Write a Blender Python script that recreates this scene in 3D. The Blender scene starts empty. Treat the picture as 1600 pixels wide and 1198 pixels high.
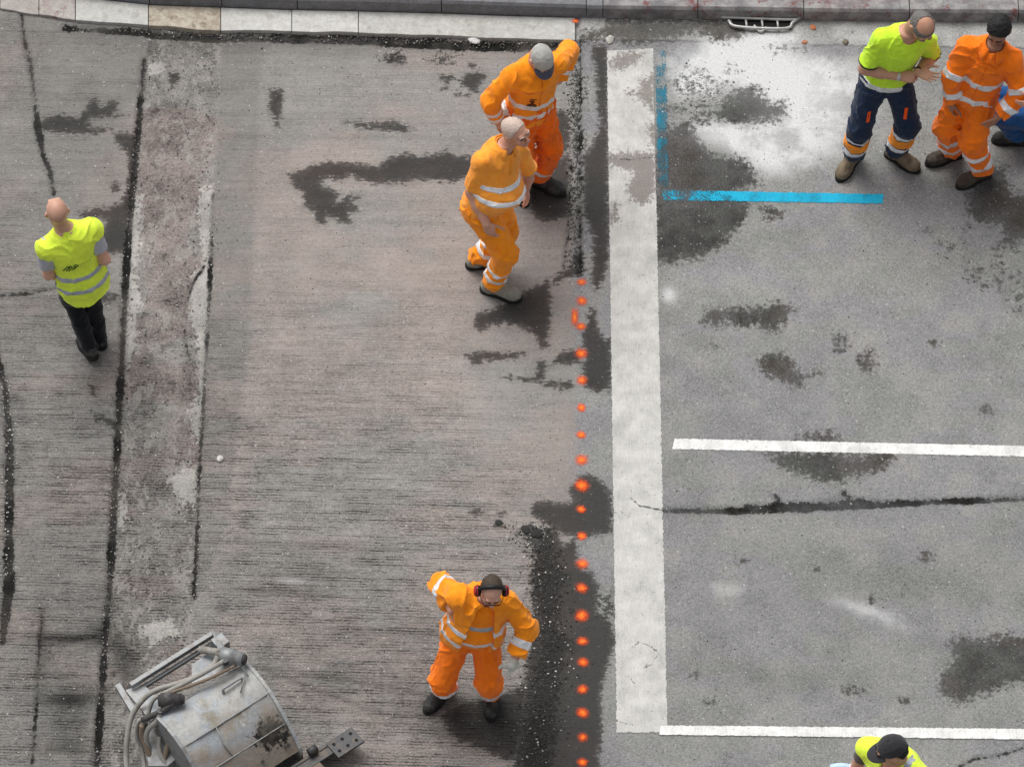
import bpy, bmesh, math, random
import numpy as np
from mathutils import Vector, Matrix
from mathutils.bvhtree import BVHTree

S = bpy.context.scene
C = S.collection
rnd = random.Random(7)

# ------------------------------------------------------------------ camera
THETA = math.radians(53.0)          # the camera looks down from an upper floor
FPX = 7762.0                        # focal length in photograph pixels (1600 wide)
DIST = FPX / 205.0                  # 205 px per metre at the picture centre
cam_d = bpy.data.cameras.new('camera')
cam = bpy.data.objects.new('camera', cam_d); C.objects.link(cam)
cam_d.sensor_width = 36.0; cam_d.lens = FPX / 1600 * 36.0
cam_d.clip_start = 0.5; cam_d.clip_end = 1000
CAMP = np.array([0, -DIST * math.cos(THETA), DIST * math.sin(THETA)])
cam.location = CAMP; cam.rotation_euler = (math.pi / 2 - THETA, 0, 0)
S.camera = cam
S.cycles.use_denoising = True; S.cycles.max_bounces = 4; S.cycles.diffuse_bounces = 2; S.cycles.glossy_bounces = 2; S.cycles.transparent_max_bounces = 6

# ------------------------------------------------------------------ light
SUN_EL, SUN_AZ = math.radians(62), math.radians(-35)     # soft overcast light from behind and left
w = bpy.data.worlds.new('World'); S.world = w; w.use_nodes = True
wn = w.node_tree.nodes; wl = w.node_tree.links
sky = wn.new('ShaderNodeTexSky'); sky.sky_type = 'NISHITA'; sky.sun_disc = False
sky.sun_elevation = SUN_EL; sky.sun_rotation = SUN_AZ
sky.air_density = 1.0; sky.dust_density = 4.0; sky.ozone_density = 1.0
hs = wn.new('ShaderNodeHueSaturation'); hs.inputs['Saturation'].default_value = 0.18
wl.new(sky.outputs[0], hs.inputs['Color']); wl.new(hs.outputs[0], wn['Background'].inputs[0])
wn['Background'].inputs[1].default_value = 0.105
sd = bpy.data.lights.new('sun', 'SUN'); sd.energy = 1.7; sd.angle = math.radians(42); sd.color = (1, 0.97, 0.93)
sun = bpy.data.objects.new('sun', sd); C.objects.link(sun)
sun_dir = Vector((math.sin(SUN_AZ) * math.cos(SUN_EL), math.cos(SUN_AZ) * math.cos(SUN_EL), math.sin(SUN_EL)))
sun.rotation_euler = sun_dir.to_track_quat('Z', 'Y').to_euler()
S.view_settings.view_transform = 'Standard'; S.view_settings.look = 'None'
S.view_settings.exposure = 0.42; S.view_settings.gamma = 1.0

# ------------------------------------------------------------------ photograph pixel <-> place
_r = np.array([1, 0, 0.]); _u = np.array([0, math.sin(THETA), math.cos(THETA)]); _f = np.array([0, math.cos(THETA), -math.sin(THETA)])
def ray(px, py):
    d = _f * FPX + _r * (px - 800) - _u * (py - 599)
    return d / np.linalg.norm(d)
def W(px, py, z=0.0):
    d = ray(px, py); t = (z - CAMP[2]) / d[2]
    return CAMP + d * t
def toPx(P):
    q = P - CAMP
    dz = q @ _f
    return 800 + FPX * (q @ _r) / dz, 599 - FPX * (q @ _u) / dz

# ------------------------------------------------------------------ object helpers
def link(name, me, mat=None, parent=None):
    o = bpy.data.objects.new(name, me); C.objects.link(o)
    if mat is not None:
        for m in (mat if isinstance(mat, (list, tuple)) else [mat]): me.materials.append(m)
    if parent is not None: o.parent = parent
    return o
def mesh_from(verts, faces, smooth=False):
    me = bpy.data.meshes.new('mesh'); me.from_pydata([tuple(map(float, v)) for v in verts], [], [tuple(f) for f in faces]); me.update()
    if smooth:
        me.polygons.foreach_set('use_smooth', [True] * len(me.polygons))
    return me
def np_mesh(V, Q, smooth=True):
    me = bpy.data.meshes.new('mesh'); n = len(V); m = len(Q); k = Q.shape[1]
    me.vertices.add(n); me.vertices.foreach_set('co', np.ascontiguousarray(V, np.float32).ravel())
    me.loops.add(m * k); me.loops.foreach_set('vertex_index', np.ascontiguousarray(Q, np.int32).ravel())
    me.polygons.add(m); me.polygons.foreach_set('loop_start', np.arange(0, m * k, k, dtype=np.int32))
    if smooth: me.polygons.foreach_set('use_smooth', np.ones(m, bool))
    me.update(calc_edges=True); me.validate()
    return me
def tag(o, label=None, cat=None, group=None, kind=None):
    if label: o['label'] = label
    if cat: o['category'] = cat
    if group: o['group'] = group
    if kind: o['kind'] = kind
    return o
def empty(name, loc=(0, 0, 0)):
    o = bpy.data.objects.new(name, None); C.objects.link(o); o.location = tuple(loc); o.empty_display_size = 0.1
    return o
class MB:
    """collects boxes, tubes and prisms in world coordinates, links them as one mesh"""
    def __init__(s): s.v = []; s.f = []
    def add(s, V, F):
        n = len(s.v); s.v += [tuple(map(float, p)) for p in V]; s.f += [tuple(i + n for i in f) for f in F]; return s
    def box(s, c, ax, half):
        c = np.array(c, float); ax = np.array(ax, float)
        V = [c + ax[0] * half[0] * i + ax[1] * half[1] * j + ax[2] * half[2] * k for i in (-1, 1) for j in (-1, 1) for k in (-1, 1)]
        return s.add(V, [(0, 1, 3, 2), (4, 6, 7, 5), (0, 4, 5, 1), (2, 3, 7, 6), (0, 2, 6, 4), (1, 5, 7, 3)])
    def prism(s, poly, dvec):
        n = len(poly); d = np.array(dvec, float)
        V = [np.array(p, float) for p in poly] + [np.array(p, float) + d for p in poly]
        return s.add(V, [tuple(range(n))[::-1], tuple(range(n, 2 * n))] + [(i, (i + 1) % n, n + (i + 1) % n, n + i) for i in range(n)])
    def tube(s, pts, r, seg=8, rr=None, caps=True):
        pts = [np.array(p, float) for p in pts]; n = len(pts); V = []; up = None
        for i, p in enumerate(pts):
            t = pts[min(i + 1, n - 1)] - pts[max(i - 1, 0)]; t /= (np.linalg.norm(t) + 1e-9)
            if up is None:
                up = np.cross(t, [0, 0, 1]) if abs(t[2]) < .9 else np.cross(t, [1, 0, 0])
            up = up - t * (up @ t); up /= (np.linalg.norm(up) + 1e-9); b = np.cross(t, up)
            R = rr[i] if rr else r
            for k in range(seg):
                a = 2 * math.pi * k / seg; V.append(p + (up * math.cos(a) + b * math.sin(a)) * R)
        F = [(i * seg + k, i * seg + (k + 1) % seg, (i + 1) * seg + (k + 1) % seg, (i + 1) * seg + k) for i in range(n - 1) for k in range(seg)]
        if caps: F += [tuple(range(seg))[::-1], tuple((n - 1) * seg + k for k in range(seg))]
        return s.add(V, F)
    def build(s, name, mat, parent=None, smooth=False, bevel=0):
        me = mesh_from(s.v, s.f, smooth)
        if bevel:
            bm = bmesh.new(); bm.from_mesh(me)
            bmesh.ops.recalc_face_normals(bm, faces=bm.faces)
            bmesh.ops.bevel(bm, geom=bm.edges[:], offset=bevel, segments=2, profile=0.6, affect='EDGES', clamp_overlap=True)
            bm.to_mesh(me); bm.free()
        else:
            bm = bmesh.new(); bm.from_mesh(me); bmesh.ops.recalc_face_normals(bm, faces=bm.faces); bm.to_mesh(me); bm.free()
        o = link(name, me, mat)
        if parent is not None:
            o.parent = parent; o.matrix_parent_inverse = Matrix.Translation(-parent.location) if parent.type == 'EMPTY' else Matrix()
        return o
def spline(pts, n=8):
    P = [np.array(p, float) for p in pts]; P = [2 * P[0] - P[1]] + P + [2 * P[-1] - P[-2]]; out = []
    for i in range(1, len(P) - 2):
        for k in range(n):
            t = k / n; a, b, c, d = P[i - 1], P[i], P[i + 1], P[i + 2]
            out.append(.5 * ((2 * b) + (c - a) * t + (2 * a - 5 * b + 4 * c - d) * t * t + (3 * b - a - 3 * c + d) * t ** 3))
    out.append(P[-2]); return out

# ------------------------------------------------------------------ node helper
class N:
    def __init__(s, name):
        s.m = bpy.data.materials.new(name); s.m.use_nodes = True; s.t = s.m.node_tree
        s.b = s.t.nodes['Principled BSDF']; s.out = s.t.nodes['Material Output']
        s.tc = s.t.nodes.new('ShaderNodeTexCoord')
    def put(s, sock, v):
        if isinstance(v, bpy.types.NodeSocket): s.t.links.new(v, sock)
        elif v is not None:
            if sock.type == 'RGBA' and len(v) == 3: v = (*v, 1)
            sock.default_value = v
    def new(s, t, **kw):
        n = s.t.nodes.new(t)
        for k, v in kw.items(): setattr(n, k, v)
        return n
    def math(s, op, a, b=None, c=None, clamp=False):
        n = s.new('ShaderNodeMath', operation=op, use_clamp=clamp)
        for i, v in enumerate((a, b, c)):
            if v is not None: s.put(n.inputs[i], v)
        return n.outputs[0]
    def add(s, a, b): return s.math('ADD', a, b)
    def sub(s, a, b): return s.math('SUBTRACT', a, b)
    def mul(s, a, b): return s.math('MULTIPLY', a, b)
    def mx(s, a, b): return s.math('MAXIMUM', a, b)
    def mn(s, a, b): return s.math('MINIMUM', a, b)
    def ss(s, x, lo, hi, a=0.0, b=1.0):
        n = s.new('ShaderNodeMapRange', interpolation_type='SMOOTHSTEP')
        for i, v in enumerate((x, lo, hi, a, b)): s.put(n.inputs[i], v)
        return n.outputs[0]
    def lin(s, x, lo, hi, a=0.0, b=1.0):
        n = s.new('ShaderNodeMapRange')
        for i, v in enumerate((x, lo, hi, a, b)): s.put(n.inputs[i], v)
        return n.outputs[0]
    def mix(s, f, a, b, mode='MIX'):
        n = s.new('ShaderNodeMix', data_type='RGBA', blend_type=mode)
        s.put(n.inputs[0], f); s.put(n.inputs[6], a); s.put(n.inputs[7], b)
        return n.outputs[2]
    def map(s, scale=(1, 1, 1), rot=(0, 0, 0), loc=(0, 0, 0), vec=None):
        n = s.new('ShaderNodeMapping'); s.put(n.inputs[0], vec or s.tc.outputs['Object'])
        n.inputs['Scale'].default_value = scale; n.inputs['Rotation'].default_value = rot; n.inputs['Location'].default_value = loc
        return n.outputs[0]
    def noise(s, scale, detail=2.0, rough=0.5, vec=None, dist=0.0, dim='3D'):
        n = s.new('ShaderNodeTexNoise', noise_dimensions=dim); s.put(n.inputs['Vector'], vec or s.tc.outputs['Object'])
        n.inputs['Scale'].default_value = scale; n.inputs['Detail'].default_value = detail
        n.inputs['Roughness'].default_value = rough; n.inputs['Distortion'].default_value = dist
        return n.outputs['Fac']
    def vor(s, scale, vec=None, feat='F1', rnd=1.0, dim='3D'):
        n = s.new('ShaderNodeTexVoronoi', feature=feat, voronoi_dimensions=dim); s.put(n.inputs['Vector'], vec or s.tc.outputs['Object'])
        n.inputs['Scale'].default_value = scale; n.inputs['Randomness'].default_value = rnd
        return n.outputs['Distance'], n.outputs['Color']
    def attr(s, name):
        n = s.new('ShaderNodeAttribute', attribute_name=name); return n.outputs['Fac']
    def scalecol(s, col, f):
        n = s.new('ShaderNodeVectorMath', operation='SCALE'); s.put(n.inputs[0], col); s.put(n.inputs['Scale'], f); return n.outputs[0]
    def bump(s, h, dist=0.01, strength=1.0, normal=None):
        n = s.new('ShaderNodeBump'); n.inputs['Strength'].default_value = strength; n.inputs['Distance'].default_value = dist
        s.put(n.inputs['Height'], h)
        if normal is not None: s.put(n.inputs['Normal'], normal)
        return n.outputs[0]
    def done(s, col=None, rough=0.8, normal=None, metal=0.0, spec=0.3, alpha=None, sheen=0.0):
        if col is not None: s.put(s.b.inputs['Base Color'], col)
        s.put(s.b.inputs['Roughness'], rough); s.put(s.b.inputs['Metallic'], metal); s.put(s.b.inputs['Specular IOR Level'], spec)
        if normal is not None: s.put(s.b.inputs['Normal'], normal)
        if alpha is not None: s.put(s.b.inputs['Alpha'], alpha)
        if sheen: s.b.inputs['Sheen Weight'].default_value = sheen
        return s.m
# ================================================================== the road surface
# zone borders, traced as x(y) lines on the ground
def xline(pts):
    P = np.array(pts, float)
    return lambda y: np.where(y < P[0, 1], P[0, 0] + (y - P[0, 1]) * (P[1, 0] - P[0, 0]) / (P[1, 1] - P[0, 1]),
                              np.where(y > P[-1, 1], P[-1, 0] + (y - P[-1, 1]) * (P[-1, 0] - P[-2, 0]) / (P[-1, 1] - P[-2, 1]),
                                       np.interp(y, P[:, 1], P[:, 0])))
STRIP_L = [(232, 60), (225, 90), (216, 200), (206, 300), (198, 400), (190, 550), (183, 700), (178, 780), (172, 900), (164, 990), (150, 1198)]
STRIP_R = [(346, 50), (344, 100), (337, 200), (333, 300), (327, 450), (318, 620), (310, 750), (303, 930), (300, 980), (296, 1198)]
CUT = [(907, 60), (907, 430)]
xl, xr = xline(STRIP_L), xline(STRIP_R)

def seg_dist(X, Y, a, b):
    ax, ay = a; bx, by = b; dx, dy = bx - ax, by - ay; L = dx * dx + dy * dy + 1e-9
    t = np.clip(((X - ax) * dx + (Y - ay) * dy) / L, 0, 1)
    return np.hypot(X - ax - t * dx, Y - ay - t * dy), t
def poly_field(F, X, Y, poly, soft=1.0, off=0.0):
    """F = max(F, signed distance in px, positive inside)"""
    P = np.array(poly, float); m = 45
    sel = np.where((X > P[:, 0].min() - m) & (X < P[:, 0].max() + m) & (Y > P[:, 1].min() - m) & (Y < P[:, 1].max() + m))[0]
    if len(sel) == 0: return
    x, y = X[sel], Y[sel]; d = np.full(len(sel), 1e9); ins = np.zeros(len(sel), bool)
    for i in range(len(P)):
        a, b = P[i], P[(i + 1) % len(P)]
        d = np.minimum(d, seg_dist(x, y, a, b)[0])
        c = ((a[1] > y) != (b[1] > y)) & (x < (b[0] - a[0]) * (y - a[1]) / (b[1] - a[1] + 1e-12) + a[0])
        ins ^= c
    s = np.where(ins, d, -d) * soft + off
    F[sel] = np.maximum(F[sel], s)
def line_field(F, X, Y, pts, w):
    P = np.array(pts, float); m = 40
    sel = np.where((X > P[:, 0].min() - m) & (X < P[:, 0].max() + m) & (Y > P[:, 1].min() - m) & (Y < P[:, 1].max() + m))[0]
    if len(sel) == 0: return
    x, y = X[sel], Y[sel]; best = np.full(len(sel), -60.)
    ws = w if isinstance(w, (list, tuple)) else [w] * len(P)
    for i in range(len(P) - 1):
        d, t = seg_dist(x, y, P[i], P[i + 1]); best = np.maximum(best, ws[i] * (1 - t) + ws[i + 1] * t - d)
    F[sel] = np.maximum(F[sel], best)
def spot(F, X, Y, x, y, r, asp=1.0):
    sel = np.where((abs(X - x) < r + 30) & (abs(Y - y) < r + 30))[0]
    F[sel] = np.maximum(F[sel], r - np.hypot((X[sel] - x) / asp, (Y[sel] - y) / 0.8))
def blob(F, X, Y, x, y, rx, ry, a, ang=0.0):
    c, s = math.cos(ang), math.sin(ang); u = ((X - x) * c + (Y - y) * s) / rx; v = (-(X - x) * s + (Y - y) * c) / ry
    F += a * np.exp(-(u * u + v * v))

WET = [
 [(417,137),(443,135),(440,170),(436,196),(430,198),(427,180),(416,165),(422,150)],
 [(534,188),(560,185),(575,190),(612,185),(632,190),(648,199),(625,204),(600,201),(565,199),(553,192)],
 [(448,268),(475,262),(490,252),(520,248),(560,252),(590,256),(612,240),(640,235),(655,242),(680,237),(700,232),(715,240),(745,240),(745,270),(712,281),(680,280),(655,278),(620,283),(590,285),(560,278),(548,270),(535,279),(510,276),(502,284),(530,298),(525,312),(540,306),(560,302),(564,307),(548,314),(558,318),(560,328),(545,330),(552,346),(528,343),(512,335),(508,348),(495,345),(492,330),(475,318),(472,300),(460,290)],
 [(717,122),(735,108),(755,110),(760,120),(750,130),(747,142),(735,140),(722,132)], [(685,114),(705,112),(712,120),(700,124),(688,122)],
 [(603,88),(622,80),(637,86),(630,97),(605,96)],
 [(858,170),(880,165),(890,180),(892,215),(885,235),(868,243),(855,225)],
 [(820,250),(850,243),(890,238),(893,330),(870,340),(845,345),(832,330),(825,300)],
 [(738,505),(745,485),(775,478),(800,460),(835,445),(858,432),(862,475),(860,510),(858,530),(843,540),(838,525),(820,510),(790,503),(770,505),(750,515)],
 [(855,444),(872,425),(888,416),(895,395),(908,390),(908,428),(880,435),(862,447)], [(844,531),(857,530),(858,540),(846,542)],
 [(725,550),(755,545),(820,548),(822,553),(780,560),(755,560),(750,570),(735,562)],
 [(862,562),(880,547),(908,545),(908,568),(862,568)], [(838,562),(853,560),(852,592),(838,592)],
 [(780,584),(840,586),(850,588),(850,594),(810,592)], [(845,593),(895,595),(897,604),(880,608),(850,601)],
 [(918,500),(922,480),(931,485),(936,515),(945,530),(956,527),(956,610),(935,613),(912,607),(910,570),(915,560),(908,530)],
 [(923,70),(950,70),(952,330),(952,405),(942,440),(932,458),(924,440),(925,400),(926,370),(911,335),(910,245),(927,222),(938,192),(932,170),(930,110)],
 [(888,765),(905,742),(925,740),(945,755),(955,770),(958,832),(925,838),(905,840),(880,835),(850,815),(830,800),(828,785),(845,778),(880,785),(895,780)],
 [(880,850),(903,838),(905,880),(925,895),(937,920),(935,955),(955,968),(962,1000),(950,1040),(940,1080),(942,1130),(935,1210),(800,1210),(812,1110),(826,1000),(832,930),(826,900),(830,880),(850,830),(870,820)],
 [(690,1112),(720,1095),(760,1090),(800,1075),(825,1055),(820,1140),(800,1190),(760,1170),(720,1155),(700,1140)],
 [(70,182),(90,175),(120,183),(135,165),(140,155),(150,150),(155,165),(170,158),(185,155),(183,170),(175,178),(200,178),(137,185),(140,195),(178,200),(150,208),(115,208),(66,203),(58,195)],
 [(175,205),(216,205),(208,300),(203,330),(196,392),(168,395),(150,380),(165,345),(150,330),(190,312),(200,280),(200,245),(185,225)],
 [(175,280),(185,283),(190,296),(176,298)], [(120,330),(160,320),(170,332),(140,345)],
 [(150,455),(185,458),(180,470),(158,470)], [(138,598),(147,598),(152,612),(142,616)], [(140,640),(185,655),(183,668),(150,655)],
 [(262,108),(284,106),(280,122),(266,132)],
]
WETR = [
 [(1020,205),(1040,200),(1075,190),(1090,210),(1110,235),(1145,245),(1170,255),(1185,285),(1150,300),(1175,320),(1160,345),(1145,365),(1125,390),(1100,402),(1060,408),(1020,415)],
 [(1105,178),(1122,165),(1130,150),(1150,137),(1175,134),(1190,146),(1205,160),(1225,160),(1230,178),(1215,190),(1190,192),(1160,196),(1130,190)],
 [(1095,505),(1105,480),(1120,478),(1145,480),(1180,480),(1215,475),(1230,478),(1245,480),(1225,500),(1215,520),(1195,520),(1185,508),(1140,505),(1120,512)],
 [(1183,565),(1195,553),(1220,550),(1240,565),(1250,580),(1280,577),(1285,585),(1260,590),(1255,605),(1235,608),(1220,595),(1200,590),(1190,580)],
 [(1185,703),(1395,710),(1380,735),(1340,745),(1310,757),(1270,750),(1220,730)], [(1240,690),(1258,675),(1302,675),(1318,692)],
 [(1465,1080),(1470,1045),(1490,1030),(1475,1005),(1495,992),(1540,995),(1580,990),(1612,1000),(1612,1060),(1560,1075),(1520,1090),(1500,1097)],
 [(1508,305),(1525,270),(1545,258),(1570,262),(1580,300),(1612,310),(1612,370),(1585,390),(1550,388),(1565,365),(1560,355),(1530,350),(1510,330)],
 [(1300,525),(1312,520),(1320,530),(1315,548),(1304,545)], [(1340,560),(1360,550),(1365,580),(1345,585)], [(1185,322),(1205,325),(1225,335),(1200,340)],
 [(948,25),(1140,28),(1180,50),(1140,66),(1090,55),(1040,68),(985,72),(948,60),(905,66),(905,50),(940,45)],
 [(1208,74),(1250,68),(1300,72),(1250,82),(1215,82)], [(1322,1072),(1335,1070),(1340,1080),(1326,1084)], [(1342,1073),(1354,1072),(1356,1082),(1345,1084)],
]
TAR = [
 [(818,828),(850,828),(856,850),(874,862),(878,900),(872,960),(884,1000),(876,1100),(862,1210),(815,1210),(824,1110),(838,1020),(844,960),(830,900),(832,870)],
 [(896,70),(906,70),(907,240),(906,420),(897,420),(899,330),(898,250),(897,160)],
 [(940,935),(958,915),(960,960),(945,965)],
]
CONC = [
 [(312,290),(332,285),(331,385),(320,400),(314,370),(308,340)], [(296,470),(302,425),(326,398),(330,430),(324,520),(322,600),(312,620),(306,590),(312,555),(306,520),(300,500)],
 [(262,745),(285,730),(308,722),(307,790),(296,778),(287,788),(276,765)], [(296,630),(310,608),(318,612),(312,690),(300,672)],
 [(202,420),(213,430),(220,470),(208,500),(215,520),(200,570),(193,560),(198,500)], [(206,300),(222,300),(218,380),(210,430),(203,400)],
 [(186,770),(198,766),(193,820),(182,820)], [(210,975),(265,962),(285,985),(235,1000)], [(230,95),(258,92),(255,110),(234,112)],
]
CRACKS_STEP_SHADE = [
 ([(30,-10),(38,60),(48,100),(55,160),(60,200),(67,240),(78,265),(84,300)], [2,3,4,2,6,3,4,3]),
 ([(-5,460),(50,456),(88,447)], [1.5,2.5,1]),
 (STRIP_L[1:], [3,4,5,4,5,5,6,5,4,5,3]), (STRIP_R[3:8], [1.5,2.5,3,3,2]),
 ([(-10,540),(8,600),(15,700),(14,800),(13,920),(3,1000)], [4,5,7,6,8,5]),
 ([(66,950),(62,1000),(57,1100),(48,1210)], [1,3,1.5,1]), ([(70,995),(110,999),(150,992)], [1,1.5,1]),  # first line: lower-left step edge, its shadow painted in as a dark line
 (CUT, [2.0,2.2]), ([(893,250),(890,330),(880,430)], [1.5,1.5,1.5]),
 ([(1034,797),(1150,798),(1230,792),(1340,790),(1450,784),(1610,779)], [4.5,5,7,6,4,4]),
 ([(1165,790),(1260,795),(1330,782),(1395,786)], [2,6,5,1]), ([(1212,775),(1222,790)], [4,2]), ([(1318,770),(1328,776)], [5,2]),
 ([(1490,1205),(1520,1186),(1560,1180),(1612,1163)], [1.0,1.5,1.2,1.2]), ([(956,800),(985,801)], [2.0,.5]),
 ([(100,42),(232,50),(345,57),(420,56),(560,58),(660,64),(740,69),(890,71)], [3,5,6,7,8,8,6,7]),
 ([(290,470),(300,440),(318,412)], [.5,2.5,1]), ([(286,505),(292,545),(302,560),(312,620)], [1.2,1,1.5,.8]),
]
# non-uniform grid: fine where the photograph looks, coarse to the horizon
def axis(lo, hi, h, far):
    core = np.arange(lo, hi + h, h); g = [h]; ext = []
    x = 0
    while x < far: g.append(g[-1] * 1.35); x += g[-1]; ext.append(x)
    return np.concatenate([core[0] - np.array(ext[::-1]), core, core[-1] + np.array(ext)])
gx = axis(-4.35, 4.35, 0.0155, 220); gy = axis(-4.1, 4.25, 0.0165, 220)
GX, GY = np.meshgrid(gx, gy, indexing='ij'); nx, ny = GX.shape
gxf, gyf = GX.ravel(), GY.ravel()
_q = np.stack([gxf, gyf, np.zeros_like(gxf)], 1)
_dz = (_q - CAMP) @ _f; _dz = np.where(_dz < 5, 5, _dz)
PX = 800 + FPX * ((_q - CAMP) @ _r) / _dz; PY = 599 - FPX * ((_q - CAMP) @ _u) / _dz
PX = np.clip(PX, -4000, 6000); PY = np.clip(PY, -4000, 6000)
npt = len(PX)
def fld(v=-60.): return np.full(npt, v)
wet, wetr, tar, conc, crack = fld(), fld(), fld(), fld(), fld()
for p in WET: poly_field(wet, PX, PY, p)
for p in WETR: poly_field(wetr, PX, PY, p)
for p in TAR: poly_field(tar, PX, PY, p)
for p in CONC: poly_field(conc, PX, PY, p)
for p, wd in CRACKS_STEP_SHADE: line_field(crack, PX, PY, p, wd)
r2 = random.Random(3)
for x, y, r in [(1513,410,5),(1529,422,9),(1521,434,8),(1513,437,5),(1536,445,7),(1508,425,4),(1560,439,9),(1556,432,4),(1565,453,5),(1582,431,6),(1592,441,7),(1597,452,6),(1594,463,7),(1581,458,5),(1576,468,4),(1592,482,7),(1545,418,4),(1510,395,4),(1511,379,4),(1468,379,4),(1485,388,5),(1480,404,4),(1449,361,4),(1513,356,5),(1560,414,4),(1558,397,3),(1592,428,4),(1566,425,3),(1312,545,7),(1308,526,6),(1113,540,5),(1460,535,5),(1447,869,9),(1160,876,5),(1274,888,6),(1540,640,12),(1083,1054,6),(1109,1098,6),(1416,1093,5),(1405,930,4),(1365,935,4)]:
    spot(wetr, PX, PY, x, y, r)
for x, y, r in [(738,100,6),(695,135,4),(717,143,4),(730,146,4),(700,120,8),(745,796,7),(779,815,8),(783,798,5),(545,305,5)]:
    spot(wet, PX, PY, x, y, r, 1.3)
for x, y, r in [(825,828,10),(838,832,11),(850,828,7),(612,88,8),(690,90,7),(680,92,5)]:
    spot(tar, PX, PY, x, y, r, 1.5)
for i in range(90):
    spot(wetr, PX, PY, r2.gauss(1098, 24), r2.gauss(150, 20), r2.uniform(1.5, 5.5), r2.uniform(.8, 1.8))
cutx = np.where(PY < 432, 907.0, 907.0)
strip = np.minimum(PX - xl(PY), xr(PY) - PX)                       # px inside the old trench band
mill = cutx - PX                                                   # px left of the saw cut
# height: the milled lane lies lower than the old road surface; the cut fades out further down
ramp = np.where(PY < 432, np.clip((mill + 1) / 3.0, 0, 1), np.clip((mill - 5) / 70.0, 0, 1))
ramp = ramp * ramp * (3 - 2 * ramp)
hz = -0.028 * ramp
def vnoise2(x, y, seed=0):
    rs = np.random.RandomState(seed); L = rs.rand(128, 128)
    xi = np.floor(x).astype(int); yi = np.floor(y).astype(int); fx = x - xi; fy = y - yi
    fx = fx * fx * (3 - 2 * fx); fy = fy * fy * (3 - 2 * fy)
    g = lambda i, j: L[i % 128, j % 128]
    return (g(xi, yi) * (1 - fx) + g(xi + 1, yi) * fx) * (1 - fy) + (g(xi, yi + 1) * (1 - fx) + g(xi + 1, yi + 1) * fx) * fy - .5
def fbm(x, y, sc, seed, o=4):
    return sum(vnoise2(x * sc * 2.03 ** k + 17.3 * k + 31, y * sc * 2.03 ** k + 9.1 * k + 47, seed + k) * .6 ** k for k in range(o)) * 2.2
inview = (np.abs(gxf) < 6) & (np.abs(gyf) < 6)
nz = np.where(inview, vnoise2(gxf * 9, gyf * 9, 1) + .6 * vnoise2(gxf * 23, gyf * 23, 2), 0)
hz += np.where(strip > 0, (-0.016 + 0.018 * nz) * np.clip(strip / 5, 0, 1), 0.0)
hz += np.where(strip <= 0, 0.004 * nz * ramp, 0)
hz -= 0.012 * np.clip((crack + 2) / 4, 0, 1)
hz += np.clip((conc + 2) / 5, 0, 1) * 0.006
# left of the band the old lane is a little higher again
lft = np.clip((xl(PY) - 4 - PX) / 6, 0, 1); hz += 0.010 * lft * ramp
# soft tone fields
tint = fld(0.); tone = fld(0.); pale = fld(0.); groove = fld(0.)
for b in [(520,660,150,60,.7),(420,420,120,150,.5),(700,420,120,140,.6),(480,280,150,60,.5),(360,760,60,120,.6),(700,1020,150,60,.8),(600,560,160,40,.5),(870,300,60,200,.5),(560,950,170,60,.5),(850,720,60,130,.5),(270,280,50,160,.9),(255,480,55,120,.8),(280,690,40,60,.7),(220,930,60,50,.9),(1060,330,60,80,.5)]:
    blob(tint, PX, PY, *b)
for b in [(450,520,120,40,-.5),(520,760,150,40,-.6),(420,140,150,80,-.6),(900,1150,60,50,-.3),(100,200,110,200,-.6),(90,700,110,300,-.55),(90,1100,110,150,-.5),(560,860,200,40,-.6),(1200,620,200,100,-.3)]:
    blob(tint, PX, PY, *b)
for b in [(600,330,260,260,.16),(760,620,140,130,.14),(620,150,250,60,.08),(110,930,100,330,-.12),(90,480,110,100,-.04),(430,900,130,50,-.14),(560,1040,180,100,-.16),(740,1000,120,60,-.16),(740,1130,90,60,-.3),(640,1120,140,40,-.08),
          (110,995,60,9,-.50),(160,980,22,20,-.45),(105,1090,55,11,-.45),(190,1020,24,36,-.50),(200,1060,16,30,-.3),(100,1166,50,9,-.30),(66,1000,10,60,-.25),(348,945,9,14,-.35),(560,1062,190,5,-.28,.16),(500,1075,120,4,-.32,.36),(620,985,140,6,-.18,.05),(640,345,260,4,-.12,.03),(600,212,280,4,-.16,.02),(700,452,200,4,-.10,.05),(520,850,170,7,-.20,.06),(430,920,120,6,-.22,.08),(580,640,240,4,-.12,.05),(450,180,120,4,-.12,.02),(1320,930,260,120,-.06),(1250,500,250,120,.05),(1500,900,120,60,-.07),(1130,440,110,50,.10),(1450,720,200,60,.04),(1250,1060,150,25,-.13),(250,100,120,70,-.05),(100,420,110,130,.0),(110,600,80,200,.06),(230,800,60,120,-.10),(170,150,90,80,-.05),(110,1120,50,70,-.22),(430,60,120,18,-.14),(620,66,260,16,-.22),(840,70,80,14,-.2),(160,52,200,18,-.15)]:
    blob(tone, PX, PY, *b)
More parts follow.
